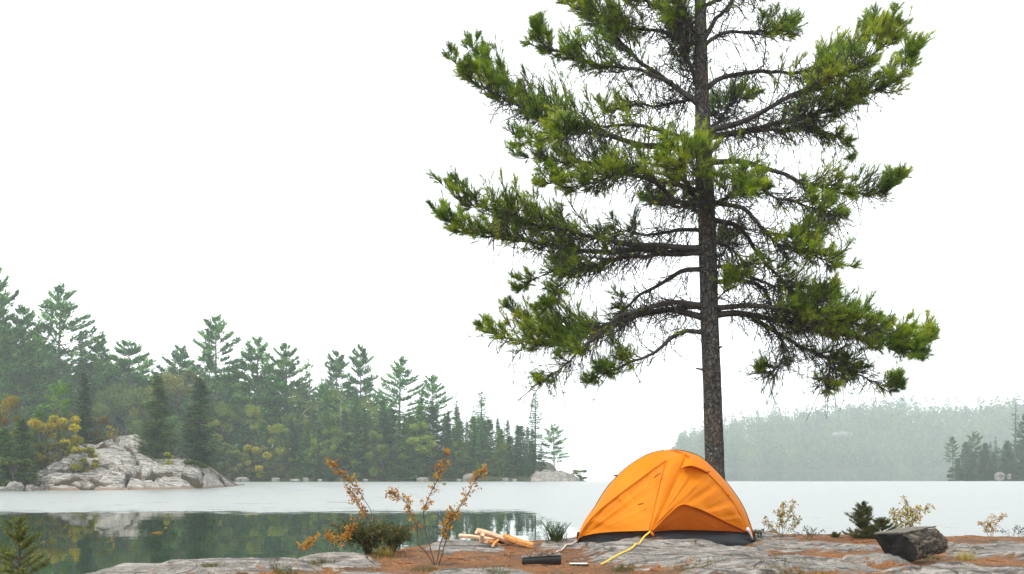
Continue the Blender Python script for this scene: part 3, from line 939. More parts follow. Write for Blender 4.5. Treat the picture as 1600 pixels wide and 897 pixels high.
# --- wooded left shore, the trees one can tell apart
for k, px, yt, Y, lab, wd, c in [
    ('pineA', -8, 436, 168, 'tall pine cut by the left edge of the picture', .9, GRN),
    ('pineB', 30, 490, 172, 'broad pine left of the layered tall pine', 1.0, (1.1, 1.1, .9)),
    ('pineC', 88, 456, 178, 'tall layered pine with a flat crown high over the headland', 1.05, (.9, .95, .95)),
    ('pineB', 150, 536, 182, 'full pine behind the slim dark headland spruce', 1.0, GRN),
    ('spruceB', 129, 514, 186, 'thin spruce spire peeking over the full pine', .8, DRK),
    ('pineB', 205, 541, 190, 'wide round pine between headland spruces', 1.45, (.95, 1.05, .95)),
    ('pineB', 278, 548, 200, 'small rounded pine far back above the pale yellow tree', 1.1, BLU),
    ('broadA', 280, 576, 186, 'pale yellow green broadleaf tree in front of the far pines', 1.2, (1.25, 1.05, .75)),
    ('pineA', 338, 503, 184, 'tall pine with upswept branches above the blue green spruce', .95, (.85, .95, .95)),
    ('pineB', 364, 588, 197, 'pine filling the gap right of the upswept pine', 1.3, (.9, .95, .9)),
    ('pineB', 342, 600, 200, 'pine closing the gap low behind the upswept pine', 1.4, (.7, .8, .75)),
    ('pineB', 400, 536, 188, 'big broad pine right of the upswept pine', 1.05, (1.05, 1.15, .85)),
    ('pineB', 448, 545, 192, 'broad rounded pine behind the narrow spruces', 1.0, GRN),
    ('pineD', 486, 565, 190, 'thin half bare pine on the skyline', .8, (.8, .85, .85)),
    ('pineA', 524, 556, 196, 'pale misty pine left of its taller twin', .95, BLU),
    ('pineA', 562, 547, 196, 'misty pine with a pointed tuft at the top', .8, BLU),
    ('pineC', 623, 564, 184, 'flat topped pine on a bare trunk above the spruces', 1.0, (.9, 1, .95)),
    ('pineC', 679, 590, 182, 'small flat pine with a bare trunk beside the flat topped pine', 1.0, (.85, .95, .9)),
    ('spruceD', 713, 608, 182, 'very thin spruce with sparse twigs on the skyline', .9, DRK),
    ('snag', 728, 640, 182, 'grey leafless tree between two thin spruces', 1.0, GRN),
    ('snag', 740, 622, 184, 'second leafless tree, touching the pointed spruce', .8, GRN),
    ('spruceC', 753, 610, 181, 'pointed spruce with open branches near the low end of the wood', 1.25, (.85, .95, .9)),
    ('spruceD', 788, 655, 182, 'short thin spruce spire over the low wood', .9, DRK),
    ('spruceD', 777, 664, 180, 'lowest thin spire left of the short spruce spire', 1.0, DRK),
    ('spruceC', 836, 612, 178, 'tall dark spruce with ragged branches near the rock spit', 1.15, (.75, .8, .85)),
    ('pineE', 866, 667, 176, 'small layered pine standing alone on the rock spit', 1.05, (.95, 1.05, .95)),
    ('bush', 906, 733, 174.5, 'tiny green bush at the tip of the rock spit', 1.9, (1.0, 1.15, .7)),
    ('bush', 846, 722, 176, 'dark bush at the start of the rock spit', 1.2, (.6, .7, .5)),
    ('broadB', 653, 660, 176, 'bright yellow green broadleaf tree among the dark shore conifers', 1.25, (1.5, 1.7, 1.0)),
    ('broadB', 434, 666, 177, 'lime yellow broadleaf tree at the left of the dark spruces', .95, (1.9, 1.8, .8)),
    ('broadB', 396, 636, 180, 'slender yellow green tree in the misty wood', .6, (1.7, 1.6, .8)),
    ('broadB', 487, 686, 175, 'small lime tree low on the shore', .6, (1.5, 1.7, .7)),
    ('broadB', 322, 652, 176, 'yellow green rounded tree between the headland spruces and the lime tree', .9, (1.7, 1.5, .7)),
    ('broadA', 350, 626, 182, 'light green rounded tree below the upswept pine', 1.0, (1.2, 1.3, .8)),
    ('broadB', 520, 668, 175, 'soft green rounded tree at the foot of the tall dark narrow spruce', .9, (.95, 1.2, .8)),
    ('broadB', 588, 676, 175, 'pale green rounded tree at the waterline below the dark spruce column', .9, (1.0, 1.2, .8)),
    ('broadB', 716, 690, 175, 'soft green rounded tree above the large grey boulder', 1.0, (.9, 1.1, .75)),
    ('broadB', 784, 694, 175, 'olive rounded tree above the small cream boulder', 1.1, (.8, .95, .6)),
    ('broadA', 60, 566, 176, 'light green broadleaf crown in front of the layered tall pine', .8, (1.15, 1.3, .75)),
    ('bush', 404, 692, 175, 'golden bush on the far shore left of the lime yellow tree', 1.1, (2.5, 1.9, .6)),
    ('bush', 378, 702, 175, 'pale olive bush on the far shore right of the headland tip', 1.3, (1.4, 1.2, .7)),
    ('bush', 356, 690, 176, 'grey green bush behind the headland tip', 1.2, (.8, .95, .8)),
    ('broadA', 197, 596, 176, 'misty blue green broadleaf tree behind the headland', 1.05, (.75, .95, .85)),
    ('broadA', 225, 602, 178, 'yellow tipped broadleaf tree left of the olive spruce', .6, (1.6, 1.3, .6)),
    ('spruceB', 466, 622, 177, 'dark narrow spruce left of a pair of spires', .75, DRK),
    ('spruceB', 508, 608, 180, 'tall dark narrow spruce under the half bare pine', .85, (.8, .9, .8)),
    ('spruceB', 539, 640, 176, 'pointed dark spruce in the middle of the shore', 1.1, DRK),
    ('spruceB', 556, 604, 181, 'slim tall spruce right of the pointed dark spruce', .7, (.7, .75, .75)),
    ('spruceB', 598, 620, 179, 'dark spruce column under the flat topped pine', .7, DRK),
    ('spruceB', 578, 640, 177, 'shorter olive spruce beside the dark spruce column', 1.0, (1.1, 1.05, .8)),
    ('spruceB', 612, 628, 181, 'narrow spruce close behind the dark spruce column', .65, (.7, .8, .75)),
    ('spruceB', 657, 614, 184, 'slim spruce behind the bright yellow green tree', .7, DRK),
    ('spruceB', 699, 640, 177, 'dark column of a spruce right of the bright yellow green tree', .8, DRK),
    ('birch', 470, 612, 186, 'slender pale trunked tree with yellowish leaves', 1.0, (1.5, 1.5, .8)),
    ('birch', 536, 606, 187, 'light green pale trunked tree between spruces', 1.3, (1.0, 1.25, .8)),
    ('birch', 575, 622, 184, 'pale trunked tree with a few yellow leaves at its top', .9, (1.9, 1.7, .7)),
]:
    onshore(k, px, yt, Y, lab, wd, c)

# --- filler rows: nothing tells these apart
rg = np.random.default_rng(5)
G1 = 'pines filling the misty wood'
for i in range(40):
    px = -80 + i * 17.5 + rg.uniform(-8, 8)
    top = np.interp(px, [-100, 0, 60, 120, 200, 300, 440, 520, 600], [480, 520, 540, 560, 578, 590, 585, 600, 620]) + rg.uniform(-8, 22)
    onshore(['pineA', 'pineB', 'pineB'][i % 3], px, top, rg.uniform(192, 214), 'mid green pine in the closed ranks of the misty wood', rg.uniform(.9, 1.3), [(1, 1, .9), (.6, .75, .75), (1.5, 1.35, .75), (1.2, 1.25, .9)][rg.integers(4)], G1)
for i in range(30):
    px = -60 + i * 14 + rg.uniform(-8, 8)
    top = np.interp(px, [-60, 0, 120, 250, 350], [560, 585, 615, 640, 655]) + rg.uniform(-10, 25)
    onshore(['pineB', 'broadA', 'pineB', 'cedar'][i % 4], px, top, rg.uniform(176, 190), 'soft green tree in the lower wood behind the headland', rg.uniform(1.0, 1.4), [(1.5, 1.4, .8), (.8, 1, .9), (1.2, 1.2, .9), (.55, .7, .65)][rg.integers(4)], 'lower wood behind the headland')
G2 = 'dark conifers along the far shore'
for i in range(80):
    px = 352 + i * 6.2 + rg.uniform(-5, 5)
    top = np.interp(px, [350, 430, 520, 600, 690, 760, 800, 848], [668, 672, 650, 648, 650, 648, 660, 680]) + rg.uniform(-16, 26)
    onshore(['cedar', 'spruceB', 'cedar', 'spruceB', 'spruceC'][i % 5], px, top, rg.uniform(175, 183), 'dark conifer in the dense shore thicket', rg.uniform(.8, 1.2), [(.45, .55, .5), (.75, .85, .7), (.38, .46, .45), (1.1, 1.05, .7)][rg.integers(4)], G2)
for i in range(30):
    px = 345 + i * 17 + rg.uniform(-6, 6)
    onshore(['cedar', 'bush'][i % 2], px, rg.uniform(696, 726), rg.uniform(174.5, 177), 'dark low growth at the waterline of the far shore', rg.uniform(1.0, 1.5), [(.6, .7, .6), (.8, .9, .7)][rg.integers(2)], 'low growth along the far waterline')

# --- right point
def onpoint(k, px, yt, Y, lab, wd, c, group=None):
    x = (px - HX) / F * Y
    plant(k, px, yt, Y, float(point_z(np.array([x]), np.array([float(Y)]))[0]) - .2, lab, wd, c, group)


DP = (.5, .52, .45)
for k, px, yt, Y, lab, wd, c in [
    ('pineC', 1489, 684, 263, 'small flat crowned pine at the left end of the right point', .85, DP),
    ('cedar', 1496, 716, 262, 'round dark bush like cedar at the tip of the right point', 1.2, DP),
    ('pineE', 1524, 678, 264, 'dense dark pine behind the round cedar on the right point', .9, DP),
    ('spruceD', 1586, 632, 268, 'tall ragged spruce high above the right point', 1.5, DP),
    ('spruceC', 1556, 682, 268, 'short pointed spruce in the middle of the right point', .8, DP),
    ('pineB', 1604, 650, 270, 'pine cut by the right edge of the picture', .9, DP),
    ('cedar', 1540, 692, 263, 'dark cedar right of the dense dark pine', 1.1, DP),
    ('cedar', 1574, 688, 264, 'dark cedar under the tall ragged spruce', 1.1, DP),
]:
    onpoint(k, px, yt, Y, lab, wd, c)
for i in range(26):
    px = 1506 + i * 8 + rg.uniform(-4, 4)
    onpoint(['cedar', 'spruceC', 'cedar', 'pineE'][i % 4], px, rg.uniform(690, 714) - (12 if px > 1600 else 0), rg.uniform(261, 274), 'dark conifer crowded on the right point', rg.uniform(1, 1.4), DP, 'conifers crowded on the right point')

for i in range(22):
    px = 1494 + i * 8 + rg.uniform(-3, 3)
    onpoint(['bush', 'cedar'][i % 2], px, rg.uniform(722, 731), rg.uniform(258.5, 260.5), 'dark low bush at the waterline of the right point', rg.uniform(1.2, 1.7), (.45, .5, .42), 'low bushes along the right point')

# --- far misty wood on the hill: one mass
b = MB(); rg = np.random.default_rng(9)
nT = 1700
px = rg.uniform(1056, 1760, nT); Yt = 841 + 165 * rg.random(nT) ** .9
tx = (px - HX) / F * Yt; tz = hill_z(tx, Yt)
for i in range(nT):
    h = rg.uniform(8, 24); con = rg.random() < .45
    nf = 90 if not con else 80
    tnt = .42 + rg.normal() * .48
    if con:
        t = rg.random(nf); a = rg.uniform(0, 6.28, nf); r = (1 - t) ** .8 * h * .2 * rg.uniform(.4, 1.1, nf)
        v = np.stack([np.cos(a) * r, np.sin(a) * r, t * h * 1.25], -1)
        dd = np.stack([np.cos(a), np.sin(a), rg.uniform(-.4, .5, nf)], -1)
    else:
        v = norm(rg.normal(size=(nf, 3))) * rg.random((nf, 1)) ** .4 * [h * .36, h * .36, h * .42]
        v = v + np.array([0, 0, h * .58]); dd = v - [0, 0, h * .3] + rg.normal(size=(nf, 3)) * h * .2
    spray(b, v + [tx[i], Yt[i], tz[i] - .3], dd, 2.4, 1.5, tnt + rg.normal(size=nf) * .06, rg, 1.0)
o = tag(b.build('far_wood', M['leafy']), 'misty mixed wood covering the hill across the lake', 'wood', kind='stuff')
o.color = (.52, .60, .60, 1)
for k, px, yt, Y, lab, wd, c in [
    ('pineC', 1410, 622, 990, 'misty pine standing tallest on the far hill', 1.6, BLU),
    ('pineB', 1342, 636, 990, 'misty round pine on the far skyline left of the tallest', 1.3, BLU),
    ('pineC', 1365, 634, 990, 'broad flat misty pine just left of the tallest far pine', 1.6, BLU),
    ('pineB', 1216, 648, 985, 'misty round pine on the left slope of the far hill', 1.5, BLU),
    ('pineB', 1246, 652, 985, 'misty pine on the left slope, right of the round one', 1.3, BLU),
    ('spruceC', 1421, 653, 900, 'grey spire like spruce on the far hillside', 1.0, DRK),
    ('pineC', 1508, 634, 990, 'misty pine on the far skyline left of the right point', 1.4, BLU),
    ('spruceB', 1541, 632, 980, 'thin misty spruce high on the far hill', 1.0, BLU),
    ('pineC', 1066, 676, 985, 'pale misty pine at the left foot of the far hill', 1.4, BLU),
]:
    x = (px - HX) / F * Y
    plant(k, px, yt, Y, float(hill_z(np.array([x]), np.array([float(Y)]))[0]) - .4, lab, wd, c)


# ------------------------------------------------------------------ boulders
def boulder(px, py, Y, wpx, hpx, label, name='boulder', seed=0, mat='boulder', zb=None, deep=.7):
    """wpx,hpx apparent size; sits on its base pixel"""
    wv = wpx / F * Y / 2; hv = hpx / F * Y
    base = P(px, py, Y) if zb is None else np.array([(px - HX) / F * Y, Y, zb])
    th = np.linspace(0, np.pi, 22); ph = np.arange(36) / 36 * 2 * np.pi
    T_, P_ = np.meshgrid(th, ph, indexing='ij')
    n = np.stack([np.sin(T_) * np.cos(P_), np.sin(T_) * np.sin(P_), np.cos(T_)], -1)
    q = np.sign(n) * np.abs(n) ** .8
    r = 1 + (fbm(n[..., 0] * 1.6 + seed * 3.1, n[..., 1] * 1.6 + n[..., 2] * 1.3 + seed, 81 + seed, 4) - .5) * .55
    r = r + (vnoise(n[..., 0] * 5 + seed, n[..., 2] * 5 + n[..., 1] * 3, 3) - .5) * .06
    v = q * r[..., None] * np.array([wv, wv * deep, hv * .75]); v[..., 2] += hv * .25
    root = base
    b = MB(); b.grid(v + base, closed=True, stain=(v[..., 2] < .12 * hv) * .5, soil=0.0)
    return tag(b.build(name, M[mat], smooth=True, loc=root), label, 'rock')


for i, (px, w_, h_, lab) in enumerate([
    (378, 26, 6, 'low pale boulder just right of the headland tip'), (431, 16, 5, 'small pale boulder below the lime yellow tree'),
    (462, 20, 3, 'flat sliver of rock at the waterline, right of the small pale boulder'), (478, 12, 5, 'small round boulder under the dark narrow spruces'),
    (500, 9, 3, 'tiny pale stone left of the middle of the far shore'), (571, 10, 3, 'tiny pale stone below the slim spruces at mid shore'),
    (661, 23, 6, 'flat cream boulder below the bright yellow green tree'), (717, 9, 3, 'tiny stone beside the large grey boulder'),
    (733, 23, 12, 'large grey boulder on the far shore'), (790, 13, 5, 'small cream boulder left of the rock spit'), (804, 9, 3, 'pale pebble like rock between cream boulder and spit')]):
    boulder(px, 750, 171.5, w_ * .85, h_ * .8, lab, seed=i, zb=-.05)
for i, (px, py, w_, h_, lab) in enumerate([(5, 766, 26, 9, 'pale rock cut by the left edge at the waterline'), (47, 765, 12, 12, 'narrow upright white rock by the headland waterline'), (24, 764, 26, 16, 'blocky grey rock under the dark cedar')]):
    boulder(px, py, 88.5 - i * .2, w_, h_, lab, seed=20 + i, zb=-.1)
boulder(1562, 743, 254, 15, 6, 'pale boulder on the shore of the right point', seed=31, zb=0)
boulder(1577, 743, 254, 6, 4, 'tiny white rock beside the pale boulder on the right point', seed=32, zb=0)
boulder(1316, 681, 905, 30, 7, 'pale ledge showing through the misty far wood', 'rock_ledge', seed=33, deep=.5)

# ------------------------------------------------------------------ the big pine
TY = 16.2
TRUNK = [(1120, 842, 17.0), (1117, 735, 14.6), (1114, 640, 14.2), (1111, 560, 14.0), (1108, 480, 14), (1106, 400, 13.8), (1104, 330, 13.2), (1101, 260, 12.6), (1098, 190, 11.8), (1096, 120, 10.6), (1095, 60, 9.6), (1094, 0, 8.6), (1092, -90, 7.0), (1090, -190, 5.2), (1088, -300, 3.0), (1087, -370, 1.2)]
tx = np.array(TRUNK, float)
base = P(1118, 842, TY); base[2] = gz(base[0], TY) - .02
pine_root = empty('pine_tree', base, 'tall pine with a bare dark trunk right behind the orange tent', 'tree')
tp = np.array([P(a, b_, TY) for a, b_, _ in tx]); tr = tx[:, 2] / F * TY
tp[0] = base - ZUP * .25; tr[0] *= 1.25
zz = np.linspace(tp[0, 2], tp[-1, 2], 260)
o_ = np.argsort(tp[:, 2])
cx = np.interp(zz, tp[o_, 2], tp[o_, 0]); rr = np.interp(zz, tp[o_, 2], tr[o_]); rr[:14] *= 1 + .35 * np.linspace(1, 0, 14) ** 2
th = np.arange(56) / 56 * 2 * np.pi
A_, Z_ = np.meshgrid(th, zz)
rad = rr[:, None] * (1 + (fbm(A_ * 4.2, Z_ * 2.2, 91, 4) - .5) * .16 + (fbm(np.cos(A_) * 1.5, Z_ * 1.2 + np.sin(A_) * 1.5, 92, 3) - .5) * .12)
G = np.stack([cx[:, None] + np.cos(A_) * rad, TY + np.sin(A_) * rad, Z_], -1)
b = MB(); b.grid(G, closed=True)
# broken branch stubs
for px, py, dx in [(1097, 579, -.13), (1099, 640, -.06), (1127, 610, .05), (1128, 545, .05), (1121, 470, .07)]:
    s0 = P(px + (8 if dx < 0 else -8), py, TY - .03); s = np.linspace(0, 1, 4)[:, None]
    b.tubes(s0 + np.array([dx * 1.5, -.06, .03]) * s, np.linspace(.028, .012, 4), 6)
b.build('trunk', M['pine_bark'], pine_root, smooth=True)


def trunk_at(z):
    return np.array([np.interp(z, tp[o_, 2], tp[o_, 0]), TY, z])


def pine_limb(pts, k=.2, r0=.05, fs=.35, dens=10, L2=.62, dead=1.0, bias=0.0, wood_only=False, seed=0, flat=.55):
    rng = np.random.default_rng(1000 + seed)
    pts = np.asarray(pts, float)
    x0 = pts[0, 0]
    W = []
    for px, py in pts:
        px = x0 + (px - x0) * .955
        dx = (px - x0) / F * TY
        W.append(P(px, py, TY + k * abs(dx) + (0 if abs(dx) > 0 else 0)))
    W = np.array(W)
    C = spline(W, 26)
    seg = np.r_[0, np.cumsum(np.linalg.norm(np.diff(C, axis=0), axis=1))]; LL = seg[-1]; u = seg / LL
    C = C + (np.stack([fbm(u * 5, u * 0 + seed, 3) - .5, fbm(u * 5, u * 0 + seed + 7, 4) - .5, fbm(u * 6, u * 0 + seed + 3, 5) - .5], -1)) * (.16 * u * (1 - u) * 4)[:, None] * min(1, LL / 2)
    Rl = r0 * .85 * (1 - u) ** 1.05 + .006
    Rl[0] *= 1.35
    wb, nb = MB(), MB()
    wb.tubes(C, Rl, 7)
    Tn = norm(np.gradient(C, axis=0))

    def at(s):
        s = np.asarray(s)
        return np.stack([np.interp(s, u, C[:, j]) for j in range(3)], -1), norm(np.stack([np.interp(s, u, Tn[:, j]) for j in range(3)], -1))

    tuftP, tuftD, tuftT = [], [], []
    # leafy side branches
    n2 = int(LL * (1 - fs) * dens * 1.35) + 4
    s2 = fs + (1 - fs) * np.sort(rng.random(n2)) ** .9
    b2, t2 = at(s2)
    side = norm(np.cross(t2, ZUP)); up = np.cross(side, t2)
    ph = rng.uniform(0, 2 * np.pi, n2)
    d2 = norm(t2 * rng.uniform(.5, 1.1, (n2, 1)) + side * np.cos(ph)[:, None] * 1.0 + up * (np.sin(ph) * flat)[:, None] + ZUP * .12)
    l2 = L2 * rng.uniform(.45, 1.15, n2) * (1.15 - .7 * (s2 - fs) / (1 - fs))
    q = np.linspace(0, 1, 6)
    P2 = b2[:, None] + d2[:, None] * (l2[:, None] * q)[..., None] + ZUP * (l2[:, None] * (.34 * q ** 2 - .06 * q))[..., None]
    P2 = P2 + rng.normal(size=(n2, 6, 3)) * (.015 * q)[None, :, None]
    wb.tubes(P2, np.linspace(.009, .0035, 6)[None] * (.6 + .6 * (l2 / L2))[:, None], 4)
    n3 = 12
    s3 = rng.uniform(.25, 1, (n2, n3)); i0 = np.clip((s3 * 5).astype(int), 0, 4); f = s3 * 5 - i0
    ar = np.arange(n2)[:, None]
    b3 = P2[ar, i0] * (1 - f)[..., None] + P2[ar, i0 + 1] * f[..., None]
    d3 = norm(np.broadcast_to(d2[:, None], b3.shape) + rng.normal(size=b3.shape) * .62 + ZUP * .22)
    l3 = rng.uniform(.08, .26, (n2, n3)) * np.clip(l2 / L2, .5, 1.1)[:, None]
    b3 = b3.reshape(-1, 3); d3 = d3.reshape(-1, 3); l3 = l3.reshape(-1)
    q3 = np.linspace(0, 1, 4)
    P3 = b3[:, None] + d3[:, None] * (l3[:, None] * q3)[..., None] + ZUP * (l3[:, None] * .35 * q3 ** 2)[..., None]
    wb.tubes(P3, np.linspace(.0055, .004, 4)[None], 3, cap=False)
    nt_ = len(P3)
    br = np.repeat(rng.normal(size=n2) * .13, n3)
    for f_ in (.55, .8, 1.0):
        pos = P3[:, -1] * f_ + P3[:, 0] * (1 - f_)
        keep = rng.random(nt_) < (.5 if f_ < .7 else .92)
        tuftP.append(pos[keep]); tuftD.append((d3 + ZUP * .35)[keep]); tuftT.append((br + .46 + bias)[keep])
    tuftP.append(P2[:, -1]); tuftD.append(d2 + ZUP * .5); tuftT.append(np.full(n2, .5 + bias))
    tuftP.append(P2[:, 3]); tuftD.append(d2 + ZUP * .5); tuftT.append(np.full(n2, .45 + bias))
    # upright shoots at the very tip
    e, te = at(rng.uniform(.93, 1, 6))
    tuftP.append(e); tuftD.append(te + ZUP * .6); tuftT.append(np.full(6, .4))
    # bare dead twigs along the inner part
    nd = int(LL * 34 * dead)
    sd_ = rng.uniform(.06, min(1, fs + .45), nd); bd, td = at(sd_)
    dd = norm(td * rng.uniform(.1, 1, (nd, 1)) + rng.normal(size=(nd, 3)) * [.5, .8, .55] - ZUP * .18)
    ld = rng.uniform(.15, .62, nd); q = np.linspace(0, 1, 5)
    cur = rng.uniform(-.7, .45, nd)
    PD = bd[:, None] + dd[:, None] * (ld[:, None] * q)[..., None] + ZUP * (cur[:, None] * ld[:, None] * q ** 2)[..., None] + rng.normal(size=(nd, 5, 3)) * (.02 * q)[None, :, None]
    wb.tubes(PD, np.linspace(.0085, .0045, 5)[None], 3, cap=False)
    # forks of the dead twigs
    nf = nd * 2; ii = rng.integers(0, nd, nf); bf = PD[ii, rng.integers(1, 4, nf)]
    df = norm(dd[ii] + rng.normal(size=(nf, 3)) * .7); lf = rng.uniform(.08, .28, nf)
    PF = bf[:, None] + df[:, None] * (lf[:, None] * q)[..., None] + rng.normal(size=(nf, 5, 3)) * (.012 * q)[None, :, None]
    wb.tubes(PF, np.linspace(.006, .004, 5)[None], 3, cap=False)
    # some sparse tufts on the twigs nearest the leaves
    kk = (rng.random(nf) < .35) & (sd_[ii] > fs * .55)
    tuftP.append(PF[kk, -1]); tuftD.append(df[kk] + ZUP * .2); tuftT.append(np.full(kk.sum(), .4 + bias))
    limb = wb.build('limb', M['limb_bark'], pine_root, smooth=True)
    pos = np.vstack(tuftP); dr = np.vstack(tuftD); tt = np.concatenate(tuftT)
    tt = tt + (fbm(pos[:, 0] * 2.1 + seed, pos[:, 2] * 2.6, 95, 3) - .5) * .75 + rng.normal(size=len(tt)) * .07
    needles(nb, pos, dr, 15, .10, .0060, .52, np.clip(tt, 0, 1), rng)
    nd_ = nb.build('needles', M['pine_needles'], pine_root)
    nd_.parent = limb; nd_.location = (0, 0, 0)


